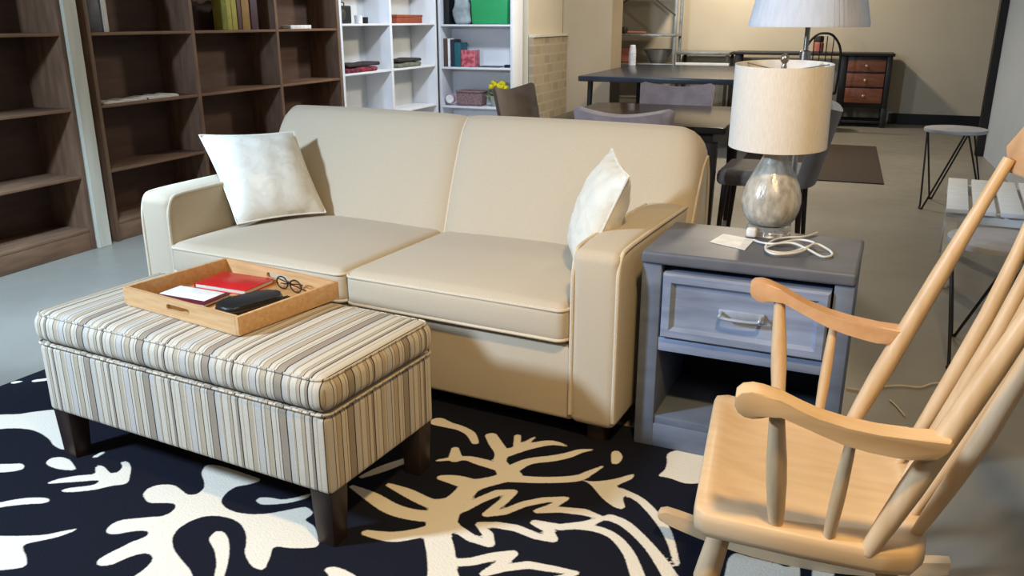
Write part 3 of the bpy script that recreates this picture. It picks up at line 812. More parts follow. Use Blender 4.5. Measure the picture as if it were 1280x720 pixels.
for s in (-1, 1):
    b = bmn()
    def mp(u, v, w, s=s):
        return Vector((.0895+u*.986, s*(.316-.163*u)+w, v))
    prism(b, ARM, -.0235, .0235, mapf=mp, bev=.005, seg=2)
    obj('arm', b, M['beech_lit'] if s > 0 else M['beech'], rk, 35)  # far arm takes the tone with warm light painted in
    # posts under the arm
    P0 = Vector((.150, s*.245, seat_z(.15)-.012)); P1 = Vector((.128, s*.306, .678))
    b = bmn(); tube(b, [P0.lerp(P1, t) for t in (0, .15, .4, .6, .85, 1)], [.012, .0155, .018, .0175, .014, .012], 14); obj('arm_post', b, M['beech_post'], rk)
    P0 = Vector((.240, s*.250, seat_z(.24)-.012)); P1 = Vector((.252, s*.288, .622))
    b = bmn(); tube(b, [P0.lerp(P1, t) for t in (0, .15, .4, .6, .85, 1)], [.009, .011, .0125, .012, .0105, .009], 12); obj('arm_spindle', b, M['beech_post'], rk)
    P0 = Vector((.308, s*.250, seat_z(.31)-.014)); P1 = Vector((.545, s*.272, 1.03))
    b = bmn(); tube(b, [P0.lerp(P1, t) for t in (0, .1, .22, .35, .6, .85, 1)], [.015, .0185, .021, .0205, .0185, .0135, .012], 16); obj('back_post', b, M['beech_post'], rk)
    # legs, rocker
    P0 = Vector((.058, s*.212, seat_z(.06)-.036)); P1 = Vector((-.004, s*.240, .075))
    b = bmn(); tube(b, [P0.lerp(P1, t) for t in (0, .1, .3, .42, .46, .5, .54, .8, 1)], [.016, .021, .0235, .0245, .021, .025, .022, .019, .015], 16); obj('leg', b, M['beech_post'], rk)
    P0 = Vector((.345, s*.200, seat_z(.345)-.036)); P1 = Vector((.405, s*.240, .050))
    b = bmn(); tube(b, [P0.lerp(P1, t) for t in (0, .1, .3, .42, .46, .5, .54, .8, 1)], [.015, .019, .022, .023, .020, .0235, .021, .018, .015], 16); obj('leg', b, M['beech_post'], rk)
    b = bmn(); top = []; bot = []
    for i in range(25):
        d = -.095+.66*i/24; z = .0125+.5*(d-.25)**2
        hgt = .046-.012*abs((i-12)/12)**3
        bot.append((d, z)); top.append((d, z+hgt))
    nose = [(-.112, top[0][1]-.006), (-.117, (top[0][1]+bot[0][1])/2), (-.110, bot[0][1]+.006)]
    prism(b, bot+top[::-1]+nose, s*.24-.016, s*.24+.016, 'y', .005, 2); obj('rocker', b, M['beech'], rk, 35)
# back spindles
for w0, w1 in ((.105, .125), (.037, .045), (-.032, -.035), (-.10, -.115), (-.17, -.19)):
    d0 = .402-abs(w0)*.05
    P0 = Vector((d0, w0, seat_z(d0)-.012)); P1 = Vector((.600-abs(w1)*.12, w1, 1.03))
    bow = .02
    pts = []; rr = []
    for t, r_ in ((0, .009), (.08, .0125), (.2, .0155), (.35, .018), (.55, .0165), (.75, .0135), (.9, .011), (1, .010)):
        p = P0.lerp(P1, t); p.x += bow*math.sin(PI*t); pts.append(p); rr.append(r_)
    b = bmn(); tube(b, pts, rr, 14); obj('back_spindle', b, M['beech_post'], rk)
# crest rail, bowed backwards, rounded ears
b = bmn(); n = 20; rings = []
for i in range(n+1):
    w = -.315+.63*i/n
    a = abs(w)/.315
    dc = .548+.055*(1-a*a)
    ear = max(0, (a-.86)/.14)
    cut = .045*(1-math.sqrt(max(0, 1-ear*ear)))
    zl = 1.0+cut; zh = 1.10+.025*(1-a*a)-cut
    tl = .2
    rings.append([b.verts.new((dc+q[0]+(q[1]-1.0)*tl, w, q[1])) for q in ((-.010, zl), (-.013, zl+.006), (-.013, zh-.006), (-.008, zh), (.008, zh), (.013, zh-.006), (.013, zl+.006), (.010, zl))])
for A, B in zip(rings, rings[1:]):
    for q in range(8): b.faces.new((A[q], A[(q+1) % 8], B[(q+1) % 8], B[q]))
b.faces.new(rings[0]); b.faces.new(rings[-1][::-1]); obj('crest_rail', b, M['beech_lit'], rk, 45)

# ================================================================== FLOOR LAMP behind the nightstand
fl_ = thing('floor_lamp', 'floor lamp with white pleated shade and steel pole behind the nightstand', 'lamp', (1.075, 3.18, .0), 0)
b = bmn(); lathe(b, [(.14, .001), (.14, .018), (.12, .028), (.02, .034)], 32); obj('base', b, M['nickel'], fl_)
b = bmn(); lathe(b, [(.0125, .03), (.0125, 1.15), (.02, 1.155), (.02, 1.19), (.009, 1.195), (.009, 1.36)], 16); obj('pole', b, M['nickel'], fl_)
b = bmn(); S_ = 144
pw = lambda q, z: 1+.012*(1 if q % 2 else -1)
lathe(b, [(.198, 1.278), (.206, 1.276), (.208, 1.285), (.150, 1.55), (.148, 1.556), (.142, 1.554), (.198, 1.285)], S_, caps=False, wob=pw)
fs = obj('shade', b, M['pleat'], fl_, 60)
b = bmn()
for k in range(3):
    a = 2*PI*k/3; tube(b, [(0, 0, 1.36), (.148*math.cos(a), .148*math.sin(a), 1.552)], .002, 6)
obj('spider', b, M['nickel'], fs)

# ================================================================== BOOKCASES on the left wall
BKA = math.atan2(RD.y, RD.x)           # local x runs along the wall, local y into it
BK0 = Vector((-2.45, 4.91, 0))
BKX = RD; BKYv = -RN
def BK(x, y, z): return BK0+BKX*x+BKYv*y+Vector((0, 0, z))
LV = [.125, .44, .822, 1.232, 1.63]
def bookcase(name, label, x0, x1, divs, depth, top, levels, mv, mh, mb, kick, th=.026, cat='bookcase', group=None, skew=None):
    t = thing(name, label, cat, BK(x0, 0, 0), BKA, group); L = x1-x0
    for x in (0, L-th):
        b = bmn(); box(b, (x, 0, .0), (x+th, depth, top)); obj('side_panel', b, mv, t, 30)
    for d in divs:
        b = bmn(); box(b, (d-x0-th*.6, .002, .05), (d-x0+th*.6, depth-.01, top-.02)); obj('divider', b, mv, t, 30)
    edges = [th]+[v for d in divs for v in (d-x0-th*.6, d-x0+th*.6)]+[L-th]
    for i in range(0, len(edges), 2):
        for z in levels:
            b = bmn(); box(b, (edges[i], .004, z-.018), (edges[i+1], depth-.012, z)); obj('shelf', b, mh, t, 30)
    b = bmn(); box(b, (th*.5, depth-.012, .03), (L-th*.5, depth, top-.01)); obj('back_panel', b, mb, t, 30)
    b = bmn(); box(b, (0, -.003, top-.01), (L, depth, top+.02)); obj('top_panel', b, mh, t, 30)
    b = bmn(); box(b, (th, .006, 0.001), (L-th, .024, levels[0]-.018)); obj('kick_board', b, kick, t, 30)
    return t
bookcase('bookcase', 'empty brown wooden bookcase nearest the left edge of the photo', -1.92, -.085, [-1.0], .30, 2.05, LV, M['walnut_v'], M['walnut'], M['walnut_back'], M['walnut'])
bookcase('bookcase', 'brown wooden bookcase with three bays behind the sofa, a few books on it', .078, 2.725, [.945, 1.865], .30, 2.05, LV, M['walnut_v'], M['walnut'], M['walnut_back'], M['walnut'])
b = bmn(); box(b, (-.078, -.02, 0), (.012, .30, 2.9), .003); tr = struct('trim_left', b, M['cream_paint']); tr.location = BK0; tr.rotation_euler = (0, 0, BKA)
bookcase('shelving_unit', 'white two-column shelf unit on the left wall next to the brown bookcase', 2.745, 4.62, [3.64], .30, 2.05, [.08, .44, .848, 1.268, 1.67], M['white_lam'], M['white_lam'], M['grey_lam'], M['white_lam'], .034, 'shelf')
# white case that faces the camera
WB0 = RM(-4.06, 8.385); WBA = RA
def WB(x, y, z): return WB0+RN*x+RD*y+Vector((0, 0, z))
t = thing('shelving_unit', 'white shelf unit facing the room with a green bin and yellow flowers', 'shelf', WB0, WBA)
Lw = .85; th = .028
for x in (0, Lw-th):
    b = bmn(); box(b, (x, 0, 0), (x+th, .30, 2.05)); obj('side_panel', b, M['white_lam'], t, 30)
WL = [.06, .412, .820, 1.255, 1.66]
for z in WL:
    b = bmn(); box(b, (th, .003, z-.02), (Lw-th, .29, z)); obj('shelf', b, M['white_lam'], t, 30)
b = bmn(); box(b, (.01, .29, .03), (Lw-.01, .30, 2.04)); obj('back_panel', b, M['white_lam'], t, 30)
b = bmn(); box(b, (0, -.002, 2.05), (Lw, .30, 2.075)); obj('top_panel', b, M['white_lam'], t, 30)
b = bmn(); box(b, (th, .01, .001), (Lw-th, .025, .04)); obj('kick_board', b, M['white_lam'], t, 30)

# ---- things on the shelves
def upright_book(name, label, P, rot, thick, deep, tall, cover, group=None, cat='book', lean=0.0):
    r = thing(name, label, cat, P, rot, group)
    bb = bmn(); box(bb, (0, 0, 0), (.003, deep, tall), .0008); box(bb, (thick-.003, 0, 0), (thick, deep, tall), .0008); box(bb, (.0, 0, .0), (thick, .003, tall), .0008)
    o = obj('cover', bb, cover, r, 30)
    bb = bmn(); box(bb, (.003, .003, .003), (thick-.003, deep-.004, tall-.004), .0006); q = obj('pages', bb, M['pages'], r, 30)
    if lean:
        for x in (o, q): x.rotation_euler = (0, lean, 0)
    return r
eps = .0006
Z3 = LV[3]+eps
upright_book('book', 'grey book standing by the left upright on the upper shelf of the three-bay bookcase', BK(.125, .03, Z3), BKA, .10, .2, .26, M['grey_book'], 'books on the upper bookcase shelf')
upright_book('book', 'thin cream-edged book standing right of the grey book in the first bay', BK(.232, .02, Z3), BKA, .03, .2, .25, M['pages'], 'books on the upper bookcase shelf')
for (x, w, h, m_, lab) in ((1.335, .05, .27, 'olive_book', 'yellow-green book, left of the standing row in the middle bay'),
                           (1.388, .055, .27, 'olive_book', 'wider yellow-green book, second of the standing row in the middle bay'),
                           (1.452, .04, .25, 'brown_book', 'brown book, third of the standing row in the middle bay'),
                           (1.50, .085, .24, 'gold_book', 'dull gold book, fourth of the standing row in the middle bay'),
                           (1.60, .08, .26, 'plum_book', 'dark plum book, right end of the standing row in the middle bay')):
    upright_book('book', lab, BK(x, .03, Z3), BKA, w, .12, h, M[m_], 'books on the upper bookcase shelf')
def flat_item(name, label, cat, P, rot, sx, sy, h, m_, bev=.002):
    bb = bmn(); box(bb, (-sx/2, -sy/2, 0), (sx/2, sy/2, h), bev); o = obj(name, bb, m_, None, 30); o.location = P; o.rotation_euler = (0, 0, rot); return tag(o, label, cat)
def mag(label, P, rot, sx, sy, h, seed):
    rnd = random.Random(seed); bb = bmn()
    rbox(bb, (-sx/2, -sy/2, 0), (sx/2, sy/2, h), .002, 1, (10, 2, 1), lambda p, u: Vector((p.x, p.y, p.z*(1+.8*math.sin(4*u.x+seed)**2))))
    o = obj('magazine', bb, M['pages'], None, 40); o.location = P; o.rotation_euler = (0, 0, rot); tag(o, label, 'magazine', 'magazines on the bookcase shelf')
mag('floppy pale magazine on the left of the second shelf of the bookcase', BK(.31, .08, LV[2]+eps), BKA, .34, .13, .010, 1)
mag('floppy pale magazine on the right of the second shelf of the bookcase', BK(.63, .085, LV[2]+eps), BKA, .26, .14, .012, 2)
flat_item('box', 'small white flat box on the upper shelf of the right bookcase bay', 'box', BK(2.22, .08, Z3), BKA, .28, .10, .028, M['card'])
ez = thing('display_easel', 'small dark wire easel at the left of the right bookcase bay', 'easel', BK(1.945, .09, Z3), BKA)
b = bmn()
for s in (-1, 1): tube(b, [(s*.04, -.05, .012), (s*.04, -.045, .003), (s*.03, .03, .003), (s*.012, .02, .14)], .003, 6)
obj('frame', b, M['black_metal'], ez)
ZA = 1.268+eps; ZB = .848+eps
ra = thing('radio', 'dark boxy radio on the upper left shelf of the white unit', 'radio', BK(2.93, .11, ZA), BKA)
b = bmn(); rbox(b, (-.11, -.05, 0), (.11, .06, .15), .012, 3); obj('body', b, M['black'], ra)
b = bmn(); lathe(b, [(.042, 0), (.045, .004), (.040, .008), (.01, .009)], 24); o = obj('speaker', b, M['steel_dark'], ra, 40, Matrix.Translation((-.04, -.05, .075)) @ Matrix.Rotation(PI/2, 4, 'X'))
b = bmn(); tube(b, smooth_path([(-.07, 0, .148), (-.065, 0, .175), (0, 0, .18), (.065, 0, .175), (.07, 0, .148)], 4), .005, 8); obj('handle', b, M['black'], ra)
def mug(label, P, m_, s=1.0):
    r = thing('mug', label, 'mug', P, BKA, 'mugs on the white shelf')
    bb = bmn(); lathe(bb, [(.030*s, 0), (.036*s, .004), (.038*s, .07*s), (.034*s, .07*s), (.032*s, .008), (.002, .007)], 24); obj('cup', bb, m_, r)
    bb = bmn(); tube(bb, smooth_path([(.036*s, 0, .055*s), (.058*s, 0, .05*s), (.056*s, 0, .025*s), (.036*s, 0, .018*s)], 4), .005, 8); obj('handle', bb, m_, r)
mug('white mug right of the dark radio on the white unit', BK(3.20, .09, ZA), M['cup']); mug('black mug between the white mug and the right upright of that bay', BK(3.33, .10, ZA), M['black'], .8)
bx = thing('storage_box', 'rust-brown lidded box in the upper right bay of the white corner unit', 'box', BK(4.06, .10, ZA), BKA)
b = bmn(); box(b, (-.27, -.08, 0), (.27, .12, .055), .003); obj('body', b, M['rust_box'], bx, 30)
b = bmn(); box(b, (-.275, -.085, .056), (.275, .125, .08), .003); obj('lid', b, M['rust_box'], bx, 30)
def folded(name, label, P, rot, sx, sy, h, m_, seed):
    bb = bmn()
    rbox(bb, (-sx/2, -sy/2, 0), (sx/2, sy/2, h), h*.45, 4, (8, 4, 1), lambda p, u: Vector((p.x+.006*math.sin(9*u.y+seed), p.y+.006*math.sin(7*u.x+seed), p.z*(1+.12*math.sin(5*u.x+seed)))))
    o = obj(name, bb, m_, None, 50); o.location = P; o.rotation_euler = (0, 0, rot); tag(o, label, 'cloth', 'folded cloths on the white shelf')
folded('folded_cloth', 'red folded cloth at the bottom of the pile in the lower left white bay', BK(3.12, .12, ZB), BKA, .58, .2, .042, M['red_cloth'], 1)
folded('folded_cloth', 'charcoal folded cloth on the red one in the lower left white bay', BK(3.16, .12, ZB+.049), BKA, .56, .19, .03, M['dark_cloth'], 3)
folded('folded_cloth', 'sage folded cloth at the bottom of the pile in the lower right white bay', BK(4.05, .12, ZB), BKA, .50, .2, .045, M['sage_cloth'], 2)
folded('folded_cloth', 'charcoal folded cloth on the sage one in the lower right white bay', BK(4.05, .12, ZB+.052), BKA, .48, .19, .03, M['dark_cloth'], 5)
# white unit facing camera
Z4 = WL[3]+eps; Z5 = WL[2]+eps; Z6 = WL[1]+eps
upright_book('binder', 'black binder standing at the left end beside the grey bag', WB(.055, .05, Z4), WBA, .055, .2, .30, M['black'], cat='binder')
b = bmn(); rbox(b, (-.10, -.07, 0), (.10, .09, .32), .05, 4, (4, 3, 5), lambda p, u: Vector((p.x*(1-.25*max(0, u.z))+.012*math.sin(6*u.z), p.y*(1-.4*max(0, u.z)), p.z)))
bg = thing('bag', 'crumpled pale grey bag between the black binder and the green bin', 'bag', WB(.235, .13, Z4), WBA)
obj('sack', b, M['bag_grey'], bg, 60)
b = bmn(); tube(b, smooth_path([(-.04, 0, .31), (-.03, 0, .37), (.03, 0, .37), (.04, 0, .31)], 5), .006, 8); obj('strap', b, M['bag_grey'], bg)
gb = thing('storage_bin', 'green plastic bin on the top visible shelf of the white unit', 'bin', WB(.575, .13, Z4), WBA)
b = bmn()
def binfn(p, u): return Vector((p.x*(1+.03*u.z), p.y*(1+.03*u.z), p.z))
rbox(b, (-.205, -.10, 0), (.205, .12, .26), .02, 3, (2, 2, 2), binfn); obj('body', b, M['green'], gb)
b = bmn(); rbox(b, (-.22, -.112, .258), (.22, .132, .285), .008, 2); obj('lid', b, M['green'], gb)
for (x, w, h, m_, lab) in ((.032, .045, .29, 'brown_book', 'brown book at the left end of the standing row on the white unit'),
                           (.080, .03, .29, 'card', 'white-spined book second in the standing row on the white unit'),
                           (.113, .04, .28, 'navy_book', 'navy book third in the standing row on the white unit'),
                           (.157, .075, .25, 'teal', 'teal book fourth in the standing row on the white unit'),):
    upright_book('book', lab, WB(x, .06, Z5), WBA, w, .18, h, M[m_], 'books on the white unit')
upright_book('book', 'pink and red patterned book at the right end of the standing row', WB(.24, .05, Z5), WBA, .165, .12, .175, M['pink'], 'books on the white unit')
flat_item('tablet', 'thin grey slab lying flat right of the pink book', 'tablet', WB(.55, .14, Z5), WBA, .24, .16, .012, M['grey_book'], .003)
b = bmn(); rbox(b, (-.03, -.03, 0), (.03, .03, .03), .006, 2); o = obj('black_case', b, M['black'], None); o.location = WB(.755, .10, Z5); o.rotation_euler = (0, 0, WBA); tag(o, 'little black case at the right end of the middle white shelf', 'case')
bk_ = thing('basket', 'mauve woven basket on the lowest visible white shelf', 'basket', WB(.318, .13, Z6), WBA)
b = bmn(); rbox(b, (-.15, -.08, 0), (.15, .10, .15), .025, 3, (3, 3, 3), binfn); obj('body', b, M['wicker'], bk_)
b = bmn(); tube(b, [(x, y, .15) for x, y in rrect(-.152, .152, -.082, .102, .03)], .010, 8, True); obj('rim', b, M['wicker'], bk_)
ck = thing('alarm_clock', 'round pink alarm clock left of the woven basket', 'clock', WB(.096, .07, Z6), WBA)
b = bmn(); lathe(b, [(.0, 0), (.045, .002), (.055, .01), (.055, .045), (.045, .052), (.002, .052)], 28, caps=False); obj('case', b, M['clock_pink'], ck, 40, Matrix.Translation((0, .03, .068)) @ Matrix.Rotation(PI/2, 4, 'X'))
b = bmn(); lathe(b, [(.044, 0), (.044, .002)], 28); obj('dial', b, M['card'], ck, 30, Matrix.Translation((0, -.022, .068)) @ Matrix.Rotation(PI/2, 4, 'X'))
for s in (-1, 1):
    b = bmn(); tube(b, [(s*.025, 0, .025), (s*.04, 0, .008)], .006, 8); obj('foot', b, M['clock_pink'], ck)
fp = thing('potted_flowers', 'yellow flowers in a pale pot at the right of the lowest white shelf', 'flowers', WB(.63, .12, Z6), WBA)
b = bmn(); lathe(b, [(.055, 0), (.075, .05), (.085, .11), (.080, .112), (.07, .06), (.05, .01)], 24, caps=False); lathe(b, [(.055, 0.0005), (.03, .001)], 24); obj('pot', b, M['pot'], fp)
rnd = random.Random(4)
b = bmn()
for k in range(26):
    a = rnd.uniform(0, 2*PI); rr_ = rnd.uniform(.02, .11); z = rnd.uniform(.09, .17)
    c_ = Vector((rr_*math.cos(a), rr_*math.sin(a)*.7, z)); dn = Vector((math.cos(a), math.sin(a)*.7, .5)).normalized()
    s_ = dn.orthogonal().normalized()
    v = [b.verts.new(c_-dn*.03), b.verts.new(c_+s_*.014+dn*.005), b.verts.new(c_+dn*.045), b.verts.new(c_-s_*.014+dn*.005)]
    b.faces.new(v)
obj('leaves', b, M['leaf'], fp, 0)
b = bmn()
for k in range(30):
    a = rnd.uniform(0, 2*PI); rr_ = .105*math.sqrt(rnd.random()); z = .18+.075*(1-(rr_/.12)**2)+rnd.uniform(-.02, .01)
    t_ = bmesh.new(); bmesh.ops.create_icosphere(t_, subdivisions=2, radius=.024)
    for v in t_.verts: v.co *= 1+.25*math.sin(14*v.co.x/.024+k)*math.sin(11*v.co.y/.024)
    merge(b, t_, Matrix.Translation((rr_*math.cos(a), rr_*math.sin(a)*.75, z)))
obj('blossoms', b, M['yellow'], fp, 60)

# ================================================================== DINING TABLE and chairs
dt = thing('dining_table', 'dark glossy dining table behind the sofa with upholstered chairs around it', 'table', RM(-1.07, 5.2), RA)
b = bmn(); rbox(b, (-.52, -.60, .715), (.52, .62, .75), .012, 3); obj('table_top', b, M['table_dark'], dt)
b = bmn(); box(b, (-.45, -.53, .64), (.45, .55, .716), .004); obj('apron', b, M['dark_wood'], dt, 30)
for x in (-.44, .44):
    for y in (-.51, .53):
        b = bmn()
        prism(b, rrect(x-.035, x+.035, y-.035, y+.035, .005, 2), .001, .66, mapf=lambda u, v, w, x=x, y=y: Vector((x+(u-x)*(.65+.35*w/.66), y+(v-y)*(.65+.35*w/.66), w)))
        obj('leg', b, M['dark_wood'], dt)
def dining_chair(label, P, rot, m_, group='upholstered chairs around the dark table'):
    """faces local +y; curved upholstered back at -y"""
    r = thing('dining_chair', label, 'chair', P, rot, group)
    bb = bmn(); rbox(bb, (-.24, -.22, .39), (.24, .26, .48), .035, 3, (5, 5, 2), lambda p, u: p+Vector((0, 0, .012*(1-u.x**2)*(1-u.y**2) if u.z > 0 else 0))); obj('seat', bb, m_, r)
    bb = bmn(); nx, nz = 18, 10; g = {}
    for s in (0, 1):
        for i in range(nx+1):
            for j in range(nz+1):
                a = -1+2*i/nx; c = j/nz
                x = a*(.255+.02*c)
                y = -.225-.10*c + .055*a*a + (0 if s == 0 else -.05*math.sqrt(max(.05, (1-a**6))))
                zt = .825+.040*abs(a)**1.7
                if abs(a) > .93: zt -= .02
                z = .40+(zt-.40)*c
                if s == 1: z -= .012*c
                g[s, i, j] = bb.verts.new((x, y, z))
    for s in (0, 1):
        for i in range(nx):
            for j in range(nz): bb.faces.new((g[s, i, j], g[s, i+1, j], g[s, i+1, j+1], g[s, i, j+1]))
    for i in range(nx):
        bb.faces.new((g[0, i, 0], g[0, i+1, 0], g[1, i+1, 0], g[1, i, 0])); bb.faces.new((g[0, i, nz], g[0, i+1, nz], g[1, i+1, nz], g[1, i, nz]))
    for j in range(nz):
        bb.faces.new((g[0, 0, j], g[0, 0, j+1], g[1, 0, j+1], g[1, 0, j])); bb.faces.new((g[0, nx, j], g[0, nx, j+1], g[1, nx, j+1], g[1, nx, j]))
    obj('backrest', bb, m_, r, 60)
    for x, y in ((-.2, .21), (.2, .21), (-.2, -.2), (.2, -.2)):
        bb = bmn(); tube(bb, [(x, y, .41), (x*1.06, y*1.12, .001)], [.02, .012], 10); obj('leg', bb, M['dark_wood'], r)
    return r
dining_chair('mauve upholstered chair with its back to the sofa, top edge just showing', RM(-1.07, 4.72), RA, M['mauve'])
dining_chair('mauve upholstered chair on the far side of the dark table', RM(-1.14, 6.12), RA+PI, M['mauve'])
dining_chair('brown upholstered chair at the left end of the dark table', RM(-1.92, 5.72), RA-R(100), M['brown_up'])
dining_chair('grey upholstered chair at the right end of the table beside the lamp shade', RM(-.35, 5.12), RA+R(88), M['grey_up'])

# ================================================================== BAR TABLE with cup stack
bt = thing('trestle_table', 'long slate-topped table standing across the room behind the dining set', 'table', RM(-1.81, 9.7), RA)
b = bmn(); rbox(b, (-.72, -1.22, .70), (1.25, 1.30, .755), .010, 2); obj('table_top', b, M['bar_slate'], bt)
for x in (-.62, 1.15):
    for y in (-1.1, 1.18):
        b = bmn(); tube(b, [(x, y, .70), (x*1.02, y*1.02, .001)], [.03, .02], 10); obj('leg', b, M['black_metal'], bt)
b = bmn(); box(b, (-.62, -.02, .10), (1.15, .02, .14)); obj('stretcher', b, M['black_metal'], bt, 30)
cs = thing('paper_cup', 'leaning stack of white paper cups on the slate table', 'cups', RM(-2.50, 10.75, .7556), RA)
for k in range(5):
    b = bmn(); z = .035*k
    lathe(b, [(.046, z), (.047, z+.004), (.033, z+.105), (.030, z+.106), (.002, z+.106)], 24, caps=False); obj('cup', b, M['cup'], cs)

# ================================================================== STEEL RACK at the back wall
rkk = thing('storage_rack', 'steel storage rack with cross braces against the back wall', 'rack', RM(-3.06, 11.55), RA)
for x in (0, .93):
    for y in (0, .42):
        b = bmn(); box(b, (x-.02, y-.02, .001), (x+.02, y+.02, 2.0)); obj('upright', b, M['steel_dark'] if x == 0 else M['steel'], rkk, 30)
for z in (.30, .74, 1.12, 1.75):
    b = bmn(); box(b, (-.02, -.03, z-.03), (.95, .45, z)); obj('shelf', b, M['steel'], rkk, 30)
b = bmn(); tube(b, [(.0, -.03, 1.36), (.52, -.03, 1.72)], .012, 6); obj('brace', b, M['steel_dark'], rkk)
b = bmn(); tube(b, [(.93, -.03, 1.36), (.45, -.03, 1.72)], .012, 6); obj('brace', b, M['steel_dark'], rkk)
rt = thing('hand_tool', 'small red-handled tool lying on the middle rack shelf', 'tool', RM(-2.84, 11.66, 1.1206), RA)
b = bmn(); lathe(b, [(.002, 0), (.045, .01), (.055, .045), (.045, .085), (.002, .095)], 16, caps=False); obj('head', b, M['dark_wood'], rt)
b = bmn(); tube(b, [(.05, 0, .02), (.3, .02, .016)], .014, 8); obj('handle', b, M['red_soft'], rt)
b = bmn(); lathe(b, [(.10, 0), (.11, .02), (.20, .17), (.21, .18), (.195, .18), (.10, .02)], 28, caps=False); lathe(b, [(.1, .001), (.05, .002)], 28)
o = obj('bucket', b, M['steel']); o.location = RM(-2.38, 11.78, .7406); tag(o, 'grey metal bucket on the lower rack shelf at right', 'bucket')
b = bmn(); rbox(b, (-.09, -.09, 0), (.09, .09, .2), .03, 3); o = obj('pouch', b, M['red_soft']); o.location = RM(-2.83, 11.72, .7406); o.rotation_euler = (0, 0, RA); tag(o, 'faded red pouch on the lower rack shelf behind the cups', 'pouch')
# low metal bench along the back wall
wb = thing('workbench', 'long pale steel bench along the back wall right of the rack', 'bench', RM(-1.74, 11.85), RA)
b = bmn(); box(b, (-.36, -.3, .86), (.34, .3, .90), .004); obj('bench_top', b, M['steel'], wb, 30)
b = bmn(); box(b, (-.36, -.3, .72), (.34, -.27, .76), .004); obj('rail', b, M['slat_white'], wb, 30)
for x in (-.33, .31):
    for y in (-.27, .27):
        b = bmn(); box(b, (x-.02, y-.02, .001), (x+.02, y+.02, .862)); obj('leg', b, M['steel_dark'], wb, 30)

# ================================================================== BLACK DESK with drawers
dk = thing('desk', 'black desk with three cherry-fronted drawers against the back wall', 'desk', RM(-1.36, 11.6), RA)
b = bmn(); rbox(b, (0, 0, .87), (1.94, .54, .905), .006, 2); obj('desk_top', b, M['desk_black'], dk)
b = bmn(); box(b, (1.32, .03, .24), (1.40, .52, .871)); box(b, (1.86, .03, .24), (1.92, .52, .871)); box(b, (1.39, .05, .24), (1.87, .52, .871)); obj('pedestal', b, M['desk_black'], dk, 30)
for z0, z1 in ((.68, .83), (.50, .66), (.30, .48)):
    b = bmn(); rbox(b, (1.41, .026, z0), (1.85, .052, z1), .006, 2); d_ = obj('drawer', b, M['cherry'], dk)
    b = bmn(); lathe(b, [(.008, 0), (.008, .014), (.02, .022), (.018, .032), (.004, .036)], 16); obj('knob', b, M['brass'], d_, 40, Matrix.Translation((1.63, .027, (z0+z1)/2)) @ Matrix.Rotation(PI/2, 4, 'X'))
for x in (.05, 1.36, 1.89):
    for y in (.06, .49):
        b = bmn(); box(b, (x-.03, y-.03, .001), (x+.03, y+.03, .26 if x > 1 else .871)); obj('leg', b, M['desk_black'], dk, 30)
b = bmn(); box(b, (1.36, .05, .05), (1.89, .49, .08)); obj('bottom_rail', b, M['desk_black'], dk, 30)
jr = thing('storage_jar', 'small red jar with grey lid on the black desk behind the chair hoop', 'jar', RM(-.33, 11.85, .906), RA)
b = bmn(); lathe(b, [(.055, 0), (.065, .01), (.065, .11), (.05, .125)], 20); obj('body', b, M['red_soft'], jr)
b = bmn(); lathe(b, [(.058, .126), (.06, .13), (.06, .19), (.05, .2)], 20); obj('lid', b, M['steel_dark'], jr)
# black hoop-back chair in front of it
hc = thing('windsor_chair', 'black hoop-back spindle chair in front of the black desk', 'chair', RM(-.25, 11.15), RA)
b = bmn(); lathe(b, [(.17, .43), (.20, .44), (.205, .455), (.19, .465), (.02, .458)], 28); obj('seat', b, M['desk_black'], hc)
b = bmn(); hoop = [(-.19, -.1, .46), (-.205, -.14, .75), (-.19, -.16, .98), (-.10, -.18, 1.12), (0, -.185, 1.15), (.10, -.18, 1.12), (.19, -.16, .98), (.205, -.14, .75), (.19, -.1, .46)]
tube(b, smooth_path(hoop, 5), .014, 10); obj('hoop', b, M['desk_black'], hc)
for k, x in enumerate((-.11, -.037, .037, .11)):
    b = bmn(); tube(b, [(x*.9, -.13, .46), (x, -.175, 1.12-.25*x*x*8)], .006, 8); obj('spindle', b, M['desk_black'], hc)
for x, y in ((-.14, .13), (.14, .13), (-.14, -.13), (.14, -.13)):
    b = bmn(); tube(b, [(x, y, .44), (x*1.4, y*1.4, .001)], [.016, .012], 10); obj('leg', b, M['desk_black'], hc)

# ================================================================== right side: mat, stools, slatted bench
b = bmn(); rbox(b, (-.62, -1.15, .001), (.62, 1.15, .010), .004, 2)
mt = obj('floor_mat', b, M['mat_brown']); mt.location = RM(-.20, 8.65); mt.rotation_euler = (0, 0, RA); tag(mt, 'dark brown floor mat lying on the bare floor at the back', 'mat')
def stool(label, P, h, r_, rot, foot):
    s = thing('stool', label, 'stool', P, rot, 'round grey stools with black hairpin legs')
    bb = bmn(); lathe(bb, [(r_-.015, h-.03), (r_, h-.026), (r_+.002, h-.012), (r_, h-.003), (r_-.012, h), (.01, h-.002)], 40); obj('seat', bb, M['stool_grey'], s)
    for k in range(3):
        a = 2*PI*k/3
        c_, s_ = math.cos(a), math.sin(a)
        def pt(rad, tang, z): return (c_*rad-s_*tang, s_*rad+c_*tang, z)
        bb = bmn(); tube(bb, smooth_path([pt(r_*.5, -.15, h-.028), pt(foot*.93, -.02, .05), pt(foot, -.012, .012), pt(foot+.004, 0, .007), pt(foot, .012, .012), pt(foot*.93, .02, .05), pt(r_*.5, .15, h-.028)], 4), .0065, 8); obj('leg', bb, M['black_metal'], s)
    return s
s1 = stool('round grey stool with black hairpin legs by the black trim of the right wall', (3.17, 6.03, 0), .565, .205, R(206), .25)
